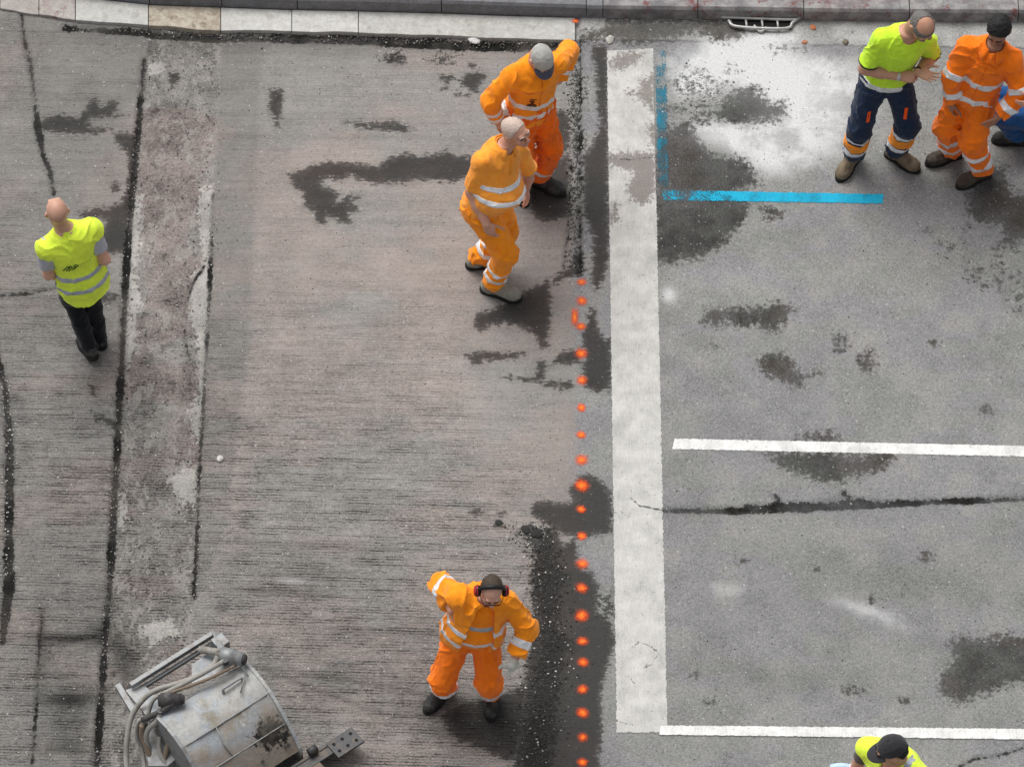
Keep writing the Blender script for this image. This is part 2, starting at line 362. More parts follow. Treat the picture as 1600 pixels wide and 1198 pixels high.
for b in [(1160,95,85,36,1.15),(1235,130,85,45,.85),(1260,205,90,55,.60),(1085,130,45,40,.75),(1130,215,60,22,.5),(1200,250,70,30,.45),(1120,208,60,20,.35),(1330,140,60,60,.28),(1190,70,50,18,.5),(1300,60,120,14,.25),(1130,920,70,14,.28,.1),(1330,945,80,14,.3,.25),(1390,970,50,14,.25,.3),(1100,465,70,20,.14),(870,1162,60,12,.25),(600,1150,120,16,.22),(710,1110,40,14,.15),(450,905,60,8,.1),(520,735,150,6,.30,.05),(650,760,110,5,.2,.05),(640,560,220,8,.16,.05),(600,610,200,4,.18,.05),(470,905,110,5,.22,.08),(700,300,120,7,.10,.03),(560,120,220,6,.12,.03),(620,960,150,5,.14,.1),(470,600,90,5,.16,.05),(680,690,120,6,.12,.04),(1045,460,12,14,.5),(180,720,60,60,.1),(60,760,16,120,.12)]:
    blob(pale, PX, PY, *b)
lane = fld(); poly_field(lane, PX, PY, [(347,62),(412,70),(402,200),(398,330),(392,480),(384,600),(368,700),(358,790),(348,840),(330,880),(303,930),(310,750),(318,620),(327,450),(333,300),(338,160)])
tone -= .15 * np.clip((lane + 5) / 10, 0, 1); tint -= .5 * np.clip((lane + 5) / 10, 0, 1)
lane2 = fld(); poly_field(lane2, PX, PY, [(-80,440),(90,446),(196,455),(160,1210),(-80,1210)]); tone -= .06 * np.clip((lane2 + 8) / 16, 0, 1); tone -= .09 * np.clip((xl(PY) - PX) / 30, 0, 1)
g0 = np.clip((PY - 330) / 500, 0, 1) * np.clip((930 - PX) / 250, .25, 1)
groove[:] = np.clip(.22 + 1.0 * g0 + np.clip((200 - PX) / 200, 0, 1) * .25 + np.clip((PY - 850) / 200, 0, .4), 0, 1.15) * np.clip((mill - 15) / 60, 0, 1)
for b in [(820,640,80,130,-.3),(600,420,250,60,-.25),(700,560,180,60,-.2)]: blob(groove, PX, PY, *b)
groove = np.clip(groove, 0, 1.3)
gut = np.where(PX > 900, np.interp(PX, [900, 1180, 1250, 1600, 3000], [62, 66, 70, 75, 78]) - PY, -60)   # concrete gutter on the right
nmid = np.where(inview, fbm(gxf, gyf, 5.0, 11, 4), 0); ntint = np.where(inview, fbm(gxf, gyf * 1.6, 1.7, 21, 4), 0)
idx = np.arange(nx * ny).reshape(nx, ny)
Q = np.stack([idx[:-1, :-1].ravel(), idx[1:, :-1].ravel(), idx[1:, 1:].ravel(), idx[:-1, 1:].ravel()], 1)
me = np_mesh(np.stack([gxf, gyf, hz], 1), Q)
for nm, arr in dict(wet=wet, wetr=wetr, tar=tar, conc=conc, crack=crack, strip=np.clip(strip, -60, 60), mill=np.clip(mill, -80, 80), tint=tint, tone=tone, pale=pale, groove=groove, nmid=nmid, ntint=ntint, gut=np.clip(gut, -60, 60)).items():
    a = me.attributes.new(nm, 'FLOAT', 'POINT'); a.data.foreach_set('value', np.ascontiguousarray(arr, np.float32))

def road_material():
    n = N('road_surface')
    RZ = (0, 0, math.radians(2.0))
    A = n.attr
    tint, tone, pale, groove = A('tint'), A('tone'), A('pale'), A('groove')
    nz = lambda sc, det=2, ro=.6, vec=None: n.noise(sc, det, ro, vec, dim='2D')
    streak = nz(1.0, 3, .68, n.map((15, 58, 1), RZ))                # drawn out along the milling passes
    streak2 = nz(1.0, 2, .6, n.map((38, 95, 1), RZ))
    fine = nz(140, 2, .65); grain = nz(52, 3, .7); edge = nz(24, 3, .68); edgeh = nz(1.0, 3, .7, n.map((13, 46, 1), RZ))
    mid, tn = A('nmid'), A('ntint')
    vd, vc = n.vor(88, dim='2D')
    spk = n.new('ShaderNodeSeparateColor'); n.put(spk.inputs[0], vc)
    F = n.lin(fine, .25, .75, -1, 1); G = n.lin(grain, .3, .7, -1, 1); E = n.lin(edge, .28, .72, -1, 1); V = n.lin(spk.outputs[0], 0, 1, -1, 1)
    mad = lambda a, k, c: n.math('MULTIPLY_ADD', a, k, c)
    # ---- old asphalt on the right
    ra = mad(V, .17, mad(F, .30, mad(G, .13, n.mul(mid, .10))))
    colR = n.mix(n.ss(tn, -.35, .35), (.252, .256, .244), (.250, .249, .254))
    colR = n.mix(n.ss(mid, .35, 1.1), colR, (.254, .251, .241))
    colR = n.scalecol(colR, n.add(1.0, ra))
    # ---- milled lane
    tt = n.add(tint, n.mul(tn, .9))
    colM = n.mix(n.ss(tt, -.5, .9), (.250, .242, .229), (.288, .254, .235))
    wv = n.new('ShaderNodeTexWave', wave_type='BANDS', bands_direction='Y', wave_profile='SIN')
    n.put(wv.inputs['Vector'], n.map((1, 1, 0), RZ)); wv.inputs['Scale'].default_value = 12.4; wv.inputs['Distortion'].default_value = 2.6; wv.inputs['Detail'].default_value = 2; wv.inputs['Detail Scale'].default_value = 2.4; wv.inputs['Detail Roughness'].default_value = .7
    brk = n.ss(nz(1.0, 2, .65, n.map((4.5, 13, 1), RZ)), .34, .66)
    line = n.mul(n.ss(wv.outputs['Fac'], .58, .12), mad(brk, 1.0, .12))           # dark grooves
    lng = n.lin(nz(1.0, 4, .62, n.map((1.3, 22, 1), RZ)), .3, .7, -1, 1)
    st = n.lin(streak, .28, .72, -1, 1); st2 = n.lin(streak2, .3, .7, -1, 1)
    pits = n.mul(n.ss(st2, .62, 1.0), n.ss(mid, -.1, .6))
    rm = mad(lng, .09, mad(st, .14, mad(st2, .15, mad(F, .27, mad(V, .07, n.mul(mid, .10))))))
    rm = n.sub(rm, n.mul(pits, mad(groove, .45, .12)))
    rm = n.sub(n.mul(rm, mad(groove, .75, .58)), n.mul(n.mul(line, groove), mad(n.ss(lng, .6, -.6), .36, .16)))
    colM = n.scalecol(colM, n.mx(n.add(1.0, rm), .12))
    mm = n.ss(mad(E, 12.0, A('mill')), -2, 22)
    col = n.mix(mm, colR, colM)
    # ---- old trench band
    rs = mad(V, .17, mad(G, .24, mad(F, .14, mad(mid, .22, n.mul(st, .14)))))
    colS = n.mix(n.ss(tt, -.2, .9), (.228, .219, .206), (.242, .207, .192))
    colS = n.scalecol(colS, n.mx(n.sub(n.add(.96, rs), n.mul(n.mul(line, groove), .4)), .12))
    crust = n.ss(n.add(nz(6.5, 4, .68, n.map((1, .6, 1), loc=(2, 3, 0))), n.mul(E, .05)), .54, .60)
    colS = n.mix(n.mul(crust, .75), colS, n.scalecol((.31, .292, .27), mad(G, .22, mad(F, .15, .98))))
    holl = n.ss(nz(9, 4, .7, n.map(loc=(7, 1, 0))), .60, .68); colS = n.scalecol(colS, mad(holl, -.42, 1.0))
    sm = n.ss(mad(E, 3.0, A('strip')), -1, 2)
    col = n.mix(sm, col, colS)
    cm = n.ss(mad(E, 9.0, A('conc')), -1.5, 1.5)
    colC = n.scalecol((.40, .385, .36), mad(G, .2, mad(mid, .18, .95)))
    col = n.mix(cm, col, colC)
    # ---- concrete gutter on the right
    ge = mad(E, 2.2, A('gut'))
    colG = n.scalecol((.42, .42, .405), mad(mid, .22, mad(G, .2, .92)))
    col = n.mix(n.ss(ge, -1, 1), col, colG)
    col = n.mix(n.mul(n.ss(n.math('ABSOLUTE', ge), 2.2, .6), .55), col, (.06, .06, .058))
    # ---- tone and dried cement wash
    col = n.scalecol(col, n.add(1.0, tone))
    pl = n.mul(pale, mad(n.ss(n.add(mid, n.mul(E, .4)), -.9, 1.0), .5, .68))
    col = n.mix(n.mn(n.ss(pl, .04, .95), .92), col, n.scalecol((.72, .725, .73), mad(G, .09, .97)))
    # ---- wet marks
    wd = n.add(A('wet'), mad(n.lin(edgeh, .25, .75, -1, 1), 4.8, mad(E, 3.5, n.mul(F, 1.2))))
    wm = mad(n.ss(wd, -1.6, 2.4), .62, mad(n.ss(wd, -3.0, 10.0), .26, n.mul(n.ss(wd, -10, 2), .12)))
    colW = n.scalecol(n.mix(n.ss(tt, -.3, .8), (.038, .036, .034), (.047, .040, .037)), n.add(1.0, mad(rm, .8, n.mul(mid, .15))))
    col = n.mix(n.mul(wm, mad(mid, .05, .93)), col, colW)
    wrd = n.add(A('wetr'), mad(E, 10.0, mad(mid, 4.0, n.mul(F, 5.0)))); wr = mad(n.ss(wrd, -4, 6), .75, n.mul(n.ss(wrd, -10, 16), .25))
    colW2 = n.scalecol(n.mix(n.ss(tn, -.2, .3), (.040, .040, .038), (.054, .048, .042)), mad(ra, 1.6, 1.0))
    col = n.mix(n.mul(wr, mad(mid, .14, .82)), col, colW2)
    # ---- loose black asphalt crumbs
    tm = n.ss(n.add(A('tar'), mad(E, 12.0, mad(G, 9.0, mad(mid, 6.0, n.mul(F, 7.0))))), -1, 2)
    colT = n.mix(n.mul(n.ss(st2, .85, 1.1), .5), n.scalecol((.017, .017, .016), mad(G, .7, 1.1)), (.26, .26, .24))
    col = n.mix(n.mul(tm, .80), col, colT)
    # ---- cracks, joints, and step-edge shadow painted near black
    ckd = n.add(A('crack'), mad(E, 2.2, mad(mid, 1.6, n.mul(F, .8)))); ck = mad(n.ss(ckd, -.9, 1.0), mad(mid, .16, .62), n.mul(n.ss(ckd, -7, 2), .30))
    col = n.mix(n.mul(ck, .93), col, n.scalecol((.013, .013, .012), mad(G, .6, 1.1)))
    # small specks: white chips and black bits
    sp = nz(40, 1, .5, n.map(loc=(3.1, 7.7, 0)))
    col = n.mix(n.mul(n.ss(sp, .785, .81), n.sub(1.0, n.mul(wm, .7))), col, (.50, .50, .48))
    col = n.mix(n.ss(sp, .225, .19), col, (.04, .04, .038))
    col = n.scalecol(col, .84)
    hb = n.bump(mad(nz(70, 2, .7), 1.0, n.mul(nz(1.0, 1, .6, n.map((16, 75, 1), RZ)), n.mul(groove, 1.2))), .006, .7)
    rough = n.sub(.95, mad(wm, .22, n.mul(wr, .10)))
    return n.done(col, rough, hb, spec=.12)
road = tag(link('road', me, road_material()), kind='structure')
# ================================================================== kerb, gutter, pavement
def stone_mat(name, c1, c2, dirt, sc=14, amt=.5):
    n = N(name); g = n.noise(60, 3, .7); m = n.noise(sc, 4, .65); f = n.noise(180, 2, .6)
    inf = n.new('ShaderNodeObjectInfo').outputs['Random']
    col = n.mix(n.ss(m, .35, .65), c1, c2); col = n.scalecol(col, n.add(n.lin(g, .3, .7, .86, 1.12), n.lin(inf, 0, 1, -.07, .07)))
    col = n.mix(n.mul(n.ss(n.noise(9, 4, .7, n.map(loc=(4, 2, 1))), .56, .66), amt), col, dirt)
    col = n.mix(n.mul(n.ss(f, .64, .72), .6), col, (.08, .08, .075)); col = n.mix(n.mul(n.ss(n.noise(2.6, 4, .7), .48, .70), .30), col, dirt)
    return n.done(col, .9, n.bump(n.add(g, n.mul(m, .8)), .006, .6), spec=.2)
M_gut = stone_mat('pale_gutter_concrete', (.50, .50, .475), (.43, .425, .40), (.26, .25, .225), amt=.45)
M_gut2 = stone_mat('stained_gutter_concrete', (.42, .385, .32), (.30, .255, .20), (.16, .12, .09), amt=.7)
M_gut3 = stone_mat('pinkish_gutter_concrete', (.34, .30, .285), (.40, .385, .36), (.20, .12, .105), amt=.8)
M_kerb = stone_mat('grey_kerb_granite', (.205, .21, .225), (.165, .165, .17), (.10, .10, .10))
M_kerbr = stone_mat('worn_red_kerb', (.30, .295, .29), (.17, .165, .17), (.17, .060, .058), sc=8, amt=.9)
M_pav = stone_mat('pavement_slab_concrete', (.30, .30, .31), (.25, .25, .25), (.15, .15, .15))
FOOT = [(-500,-95),(-200,-52),(-60,-30),(0,-22),(60,-12),(118,-4),(232,8),(345,12),(455,16),(560,18),(680,21),(790,25),(900,28),(942,29),(1255,33),(1420,35),(1600,36),(2200,42)]
FRONT = [(-500,-60),(-200,-16),(-60,6),(0,14),(60,24),(118,33),(232,41),(345,49),(455,50),(560,52),(680,57),(790,61),(900,64)]
foot = lambda x: float(np.interp(x, [p[0] for p in FOOT], [p[1] for p in FOOT]))
front = lambda x: float(np.interp(x, [p[0] for p in FRONT], [p[1] for p in FRONT]))
gutter = tag(empty('gutter', W(500, 40)), kind='structure')
JX = [-480,-360,-240,-120,0,61,118,232,345,456,560,899]
for i in range(len(JX) - 1):
    a, b = JX[i] + .5, JX[i + 1] - .5; mb = MB(); k = 3 if JX[i + 1] - JX[i] < 200 else 12
    fr = [W(a + (b - a) * t / k, front(a + (b - a) * t / k) + (rnd.uniform(-1.5, 1.5) if 0 < t < k else 0)) for t in range(k + 1)]
    bk = [W(a + (b - a) * t / k, foot(a + (b - a) * t / k) + 1) for t in range(k + 1)]
    dz = rnd.uniform(-.003, .004)
    mb.prism([p + np.array([0, 0, -.10]) for p in fr + bk[::-1]], (0, 0, .108 + dz))
    mat = M_gut3 if JX[i] < 118 else M_gut2 if JX[i] == 232 else M_gut
    mb.build('gutter_stone', mat, gutter, bevel=.006)
kerb = tag(empty('kerb', W(800, 20)), kind='structure')
KX = [-480,-300,-120,20,118,234,347,465,690,916,942,1090,1255,1420,1590,1760,1950]
for i in range(len(KX) - 1):
    a, b = KX[i] + .6, KX[i + 1] - .6; k = 2
    ft = [W(a + (b - a) * t / k, foot(a + (b - a) * t / k)) for t in range(k + 1)]
    top = .135 + rnd.uniform(-.004, .004); prof = [(0, -.2), (0.004, top - .025), (.022, top), (.155, top), (.155, -.2)]
    V = []; 
    for p in ft:
        for (dy, z) in prof: V.append((p[0], p[1] + dy, z))
    m = len(prof); F = [(t * m + j, t * m + (j + 1) % m, (t + 1) * m + (j + 1) % m, (t + 1) * m + j) for t in range(k) for j in range(m)]
    F += [tuple(range(m)), tuple(k * m + j for j in range(m))[::-1]]
    MB().add(V, F).build('kerb_stone', M_kerbr if KX[i] >= 942 else M_kerb, kerb, bevel=.004)
pav = tag(empty('pavement', W(800, -60)), kind='structure')
sl = MB().box((0, 0, 0), np.eye(3), (.196, .196, .03)); slab_me = None
for i in range(-17, 18):
    for j in range(3):
        x = i * .4; px_, py_ = toPx(np.array([[x, 4.0, 0]])); y0 = W(px_[0], foot(px_[0]))[1] + .155 + .205 + j * .4
        if slab_me is None:
            o = sl.build('paving_slab', M_pav, pav, bevel=.004); slab_me = o.data
        else:
            o = bpy.data.objects.new('paving_slab', slab_me); C.objects.link(o); o.parent = pav; o.matrix_parent_inverse = Matrix.Translation(-pav.location)
        o.location = (x, y0, .104 + rnd.uniform(-.002, .002))
MB().add([(-60, 4.05, .10), (60, 3.9, .10), (60, 90, .10), (-60, 90, .10)], [(0, 1, 2, 3)]).build('pavement_bed', M_pav, pav)

# ================================================================== painted markings (thin sheets)
def marking(name, quad, nu, nv, fields, mat, z=.004):
    """quad: top-left, top-right, bottom-right, bottom-left in photo pixels; fields(px,py,u,v) -> dict of vertex attributes"""
    q = np.array(quad, float); u, v = np.meshgrid(np.linspace(0, 1, nu), np.linspace(0, 1, nv), indexing='ij'); u = u.ravel(); v = v.ravel()
    P = (q[0] * (1 - u)[:, None] + q[1] * u[:, None]) * (1 - v)[:, None] + (q[3] * (1 - u)[:, None] + q[2] * u[:, None]) * v[:, None]
    V = np.array([W(a, b, z) for a, b in P]); ix = np.arange(nu * nv).reshape(nu, nv)
    me = np_mesh(V, np.stack([ix[:-1, :-1].ravel(), ix[:-1, 1:].ravel(), ix[1:, 1:].ravel(), ix[1:, :-1].ravel()], 1))
    lw = np.linalg.norm(q[1] - q[0]); lh = np.linalg.norm(q[3] - q[0])
    ed = np.minimum(np.minimum(u, 1 - u) * lw, np.minimum(v, 1 - v) * lh)
    d = {'ed': np.clip(ed, 0, 30)}; d.update(fields(P[:, 0], P[:, 1], u, v))
    for k, a in d.items():
        at = me.attributes.new(k, 'FLOAT', 'POINT'); at.data.foreach_set('value', np.ascontiguousarray(a, np.float32))
    return link(name, me, mat)
def paint_mat(name, col, dirtcol, worn=0.0, edge=2.0):
    n = N(name); e = n.lin(n.noise(30, 3, .7, dim='2D'), .28, .72, -1, 1); g = n.lin(n.noise(90, 3, .7, dim='2D'), .28, .72, -1, 1)
    m = n.lin(n.noise(7, 4, .6, dim='2D'), .3, .7, -1, 1); f = n.noise(34, 2, .6, dim='2D')
    sc = n.lin(n.noise(1, 3, .65, n.map((90, 9, 1)), dim='2D'), .3, .7, -1, 1)
    c = n.scalecol(col, n.add(1.0, n.add(n.mul(g, .11), n.add(n.mul(m, .13), n.mul(sc, .07)))))
    dm = n.ss(n.add(n.attr('dirt'), n.add(n.mul(e, 9), n.mul(g, 6))), -2, 3)
    c = n.mix(n.mul(dm, .8), c, n.scalecol(dirtcol, n.add(1.0, n.mul(g, .35))))
    ck = n.ss(n.add(n.attr('crack'), n.mul(e, 1.6)), -.6, .9)
    c = n.mix(n.mul(ck, .85), c, (.05, .048, .045))
    c = n.mix(n.mul(n.ss(f, .70, .75), .5), c, (.12, .118, .11))
    c = n.mix(n.mul(n.ss(n.noise(3.2, 4, .65, n.map(loc=(1, 4, 2)), dim='2D'), .5, .72), .45), c, n.scalecol(c, .72)); al = n.mul(n.ss(n.add(n.attr('ed'), n.mul(e, edge)), -.2, .9), n.ss(n.add(n.add(n.mul(g, .55), n.mul(m, .35)), n.sub(1.0, n.attr('wear'))), .05, .35))
    return n.done(c, .75, n.bump(g, .003, .5), spec=.2, alpha=al)
def mk_fields(dirt=(), cracks=(), wear=None):
    def fn(px, py, u, v):
        D = np.full(len(px), -60.); K = np.full(len(px), -60.)
        for p in dirt: poly_field(D, px, py, p)
        for p, wd in cracks: line_field(K, px, py, p, wd)
        return dict(dirt=D, crack=K, wear=(wear(px, py, u, v) if wear else np.zeros(len(px))))
    return fn
M_white = paint_mat('worn_white_paint', (.50, .495, .475), (.17, .15, .135), edge=1.6)
M_white2 = paint_mat('white_line_paint', (.70, .70, .685), (.30, .29, .27), edge=1.0)
M_blue = paint_mat('blue_line_paint', (.012, .36, .56), (.03, .16, .22), edge=1.6)
M_blue2 = paint_mat('worn_blue_line_paint', (.02, .17, .25), (.05, .07, .08), edge=3.0)
dirtS = [[(955,92),(985,76),(1008,86),(992,100),(968,112),(955,108)], [(1004,125),(1024,115),(1024,180),(1010,165),(992,150)], [(978,144),(992,140),(988,156)], [(945,240),(1026,236),(1026,300),(1008,322),(985,312),(978,296),(990,272),(965,262),(945,256)], [(1012,195),(1026,190),(1026,230),(1016,225)], [(950,330),(962,315),(968,345),(952,350)]]
crS = [([(985,778),(1000,790),(1020,794),(1036,797)], [.3,1,1.2,2.2]), ([(957,801),(985,801)], [1.2,.3]), ([(988,1010),(998,1003),(1012,1007),(1026,1016)], [.4,1,.8,1.2]), ([(1003,1043),(1018,1038),(1028,1022)], [1.1,.9,.4]), ([(962,1124),(975,1130),(990,1132)], [1.2,.8,.3]), ([(982,1056),(992,1068)], [.7,.3]), ([(948,246),(985,250),(1024,246)], [.5,1.0,.5])]
o = marking('wide_road_line', [(948,79),(1021,75),(1043.5,1144),(963,1144)], 60, 500, mk_fields(dirtS, crS), M_white)
tag(o, 'wide worn white painted line running from the kerb to the thin bottom line', 'road marking')
o = marking('thin_road_line', [(1054,684.5),(1700,698),(1700,715.5),(1050,701.5)], 300, 12, mk_fields(wear=lambda px, py, u, v: np.clip((1066 - px) / 16, 0, 1) * .8), M_white2)
tag(o, 'thin white painted line crossing the oval stain on the grey asphalt', 'road marking')
o = marking('thin_road_line', [(1030,1132),(1700,1138.5),(1700,1156),(1030,1147.5)], 300, 12, mk_fields(), M_white2, z=.008)
tag(o, 'thin white painted line behind the man in the black cap', 'road marking')
o = marking('blue_road_line', [(1033,296.5),(1380.5,303),(1380.5,318.5),(1036,313)], 200, 12, mk_fields(wear=lambda px, py, u, v: np.interp(px, [1030, 1060, 1110, 1150, 1200], [.98, .85, .72, .35, .1])), M_blue)
tag(o, 'bright blue painted line below the green shirted worker', 'road marking')
o = marking('worn_blue_road_line', [(1023,78),(1041,78),(1045,292),(1028,292)], 12, 120, mk_fields(wear=lambda px, py, u, v: np.interp(py, [78, 110, 160, 240, 292], [1.25, 1.05, .72, .82, 1.0])), M_blue2)
tag(o, 'faded blue painted line along the top of the wide white line', 'road marking')

def dot_mat():
    n = N('orange_spray_paint'); r = n.attr('rad')
    g = n.lin(n.noise(120, 2, .7), .3, .7, -1, 1); s = n.noise(420, 1, .5)
    inf = n.new('ShaderNodeObjectInfo').outputs['Random']; g = n.lin(n.noise(70, 3, .7, n.map(vec=n.new('ShaderNodeNewGeometry').outputs['Position'])), .3, .7, -1, 1); rr = n.add(r, n.mul(g, .15))
    col = n.mix(n.ss(rr, .0, .45), (.95, .22, .02), (.88, .10, .012))
    al = n.mul(n.math('POWER', n.ss(rr, .95, .05), 1.35), n.lin(inf, 0, 1, .82, 1.0))
    al = n.mul(al, n.ss(n.add(s, n.mul(al, .55)), .40, .62))
    return n.done(col, .7, spec=.2, alpha=al)
M_dot = dot_mat()
def fan(R, ry, z, seg=28, rings=6, sq=False):
    V = [(0, 0, 0)]; A = [0.]; F = []
    for i in range(1, rings + 1):
        for k in range(seg):
            a = 2 * math.pi * k / seg; q = (max(abs(math.cos(a)), abs(math.sin(a))) ** .8) if sq else 1
            V.append((R * i / rings * math.cos(a) / q, ry * i / rings * math.sin(a) / q, 0)); A.append(i / rings)
    for k in range(seg): F.append((0, 1 + k, 1 + (k + 1) % seg))
    for i in range(rings - 1):
        for k in range(seg):
            a = 1 + i * seg + k; b = 1 + i * seg + (k + 1) % seg; F.append((a, a + seg, b + seg, b))
    me = mesh_from(V, F); at = me.attributes.new('rad', 'FLOAT', 'POINT'); at.data.foreach_set('value', A); me.materials.append(M_dot); return me
def gz(px, py):
    """height of the built road below a photo pixel"""
    m = 907 - px; r = np.clip((m - 5) / 70, 0, 1) if py >= 432 else np.clip((m + 1) / 3, 0, 1)
    return float(-.028 * r * r * (3 - 2 * r))
dme = fan(.078, .080, 0)
for i, (x, y) in enumerate([(909,440.5),(909,470),(908,510),(908,552),(909,594),(908.5,636.5),(908,679),(909,718),(909,758),(908,795),(909,837),(910,880),(909,918),(909,961),(910,1001),(911,1034),(910,1076),(910.5,1113),(910.5,1151),(910,1190)]):
    o = bpy.data.objects.new('paint_dot', dme); C.objects.link(o); o.location = W(x, y, .006); s = rnd.uniform(.68, 1.08); o.scale = (s * rnd.uniform(.85, 1.15), s, 1); o.rotation_euler.z = rnd.uniform(0, 6)
    tag(o, 'orange spray paint dot in the row left of the wide white line', 'paint mark', 'orange spray dots marking the saw line')
o = link('paint_patch', fan(.048, .14, 0, sq=True)); o.location = W(898, 495, .007); tag(o, 'upright orange spray paint bar beside the row of dots', 'paint mark')
o = link('paint_patch', fan(.05, .035, 0)); o.location = W(899, 33, .016); tag(o, 'small orange spray mark on the gutter edge above the capped worker', 'paint mark')

# ================================================================== drain inlet in the kerb
def metal_mat(name, col, rough=.5, rust=.3, rcol=(.10, .055, .03), metal=.6, sc=12):
    n = N(name); m = n.noise(sc, 4, .65); f = n.noise(90, 3, .7)
    c = n.scalecol(col, n.lin(f, .3, .7, .82, 1.15)); c = n.mix(n.mul(n.ss(m, .48, .68), rust), c, rcol)
    return n.done(c, n.lin(f, .3, .7, rough - .1, rough + .15), n.bump(f, .002, .5), metal=metal, spec=.4)
M_grate = metal_mat('galvanised_grate_metal', (.45, .45, .44), .5, .35)
M_void_shade = N('void_shade').done((.012, .012, .012), .9)  # flat black that stands in for the shade inside holes
dr = tag(empty('drain_grate', W(1190, 38)), 'metal bar drain grate set in the gutter by the red kerb', 'drain')
b = lambda x, y, z=.03: W(x, y, z)
mb = MB(); mb.prism([W(1140, 26, .003), W(1242, 28, .003), W(1236, 47, .003), W(1150, 45, .003)], (0, 0, .004)); mb.build('opening', M_void_shade, dr)  # thin black slab in place of the shade in the drain void
for pts in ([(1126,27),(1146,28),(1236,31),(1250,27)], [(1138,32),(1152,42),(1226,45),(1238,36),(1246,30)]):
    MB().tube(spline([b(*p) for p in pts], 5), .013, 8).build('rail', M_grate, dr, smooth=True)
for x in (1165, 1190, 1214): MB().tube([b(x, 28), b(x + 2, 44)], .010, 6).build('bar', M_grate, dr, smooth=True)
MB().tube(spline([b(1178, 40), b(1188, 50, .015), b(1198, 43)], 4), .012, 6).build('bar', M_grate, dr, smooth=True)
# ================================================================== figures: smooth solid fields turned into one continuous mesh
def unit(v): v = np.asarray(v, float); return v / (np.linalg.norm(v) + 1e-12)
_rs = np.random.RandomState(5); _LAT = _rs.rand(32, 32, 32).astype(np.float32) - .5
def vnoise3(P):
    i = np.floor(P).astype(np.int32); f = (P - i).astype(np.float32); f = f * f * (3 - 2 * f)
    i &= 31; j = (i + 1) & 31
    x0, y0, z0 = i[..., 0], i[..., 1], i[..., 2]; x1, y1, z1 = j[..., 0], j[..., 1], j[..., 2]; fx, fy, fz = f[..., 0], f[..., 1], f[..., 2]
    L = _LAT
    a = L[x0, y0, z0] * (1 - fx) + L[x1, y0, z0] * fx; b = L[x0, y1, z0] * (1 - fx) + L[x1, y1, z0] * fx
    c = L[x0, y0, z1] * (1 - fx) + L[x1, y0, z1] * fx; d = L[x0, y1, z1] * (1 - fx) + L[x1, y1, z1] * fx
    return (a * (1 - fy) + b * fy) * (1 - fz) + (c * (1 - fy) + d * fy) * fz
class Prim:
    def __init__(s, fn, lo, hi): s.fn = fn; s.lo = np.array(lo); s.hi = np.array(hi)
def cap(a, b, ra, rb=None):
    a = np.asarray(a, float); b = np.asarray(b, float); rb = ra if rb is None else rb; d = b - a; L2 = d @ d + 1e-12; m = max(ra, rb)
    def fn(P):
        q = P - a; t = np.clip(q @ d / L2, 0, 1)
        return np.sqrt(((q - t[..., None] * d) ** 2).sum(-1)) - (ra + (rb - ra) * t)
    return Prim(fn, np.minimum(a, b) - m, np.maximum(a, b) + m)
def ell(c, ax, r):
    c = np.asarray(c, float); A = np.asarray(ax, float) ; r = np.asarray(r, float)
    def fn(P):
        q = (P - c) @ A.T; k0 = np.sqrt(((q / r) ** 2).sum(-1)); k1 = np.sqrt(((q / (r * r)) ** 2).sum(-1)) + 1e-9
        return k0 * (k0 - 1) / k1
    ext = np.sqrt(((A * r[:, None]) ** 2).sum(0)); return Prim(fn, c - ext, c + ext)
def cut(p, planes):
    """keep the side where dot(x-p0,n) < 0"""
    def fn(P):
        d = p.fn(P)
        for p0, n in planes: d = np.maximum(d, (P - np.asarray(p0)) @ np.asarray(n))
        return d
    return Prim(fn, p.lo, p.hi)
def torso(a, b, r0, r1, tab):
    """elliptic column from a to b; right axis turns from r0 to r1; tab rows: t, half width, half depth, forward offset"""
    a = np.asarray(a, float); b = np.asarray(b, float); L = np.linalg.norm(b - a); u = (b - a) / L; T = np.array(tab, float)
    p0 = r0 - (r0 @ u) * u; p1 = r1 - (r1 @ u) * u; M = np.stack([u / L, p0, p1, np.cross(u, p0), np.cross(u, p1)], 1)
    n00, n01, n11 = p0 @ p0, p0 @ p1, p1 @ p1
    def fn(P):
        q = ((P - a) @ M).astype(np.float32); s = q[..., 0]; tt = np.clip(s, T[0, 0], T[-1, 0]); m = np.clip(tt, 0, 1); k = 1 - m
        iv = 1 / np.sqrt(k * k * n00 + 2 * k * m * n01 + m * m * n11 + 1e-9)
        w_ = np.interp(tt, T[:, 0], T[:, 1]).astype(np.float32); dp = np.interp(tt, T[:, 0], T[:, 2]).astype(np.float32); of = np.interp(tt, T[:, 0], T[:, 3]).astype(np.float32)
        x = (k * q[..., 1] + m * q[..., 2]) * iv; y = (k * q[..., 3] + m * q[..., 4]) * iv - of
        x = x / w_; y = y / dp; k0 = np.sqrt(x * x + y * y); x /= w_; y /= dp; k1 = np.sqrt(x * x + y * y) + 1e-6
        d = np.where(k0 > .05, k0 * (k0 - 1) / k1, -np.minimum(w_, dp))
        return np.maximum(d, np.maximum(s - T[-1, 0], T[0, 0] - s) * L)
    R = max(T[:, 1].max(), T[:, 2].max() + abs(T[:, 3]).max()); e0 = a + u * L * T[0, 0]; e1 = a + u * L * T[-1, 0]
    return Prim(fn, np.minimum(e0, e1) - R, np.maximum(e0, e1) + R)
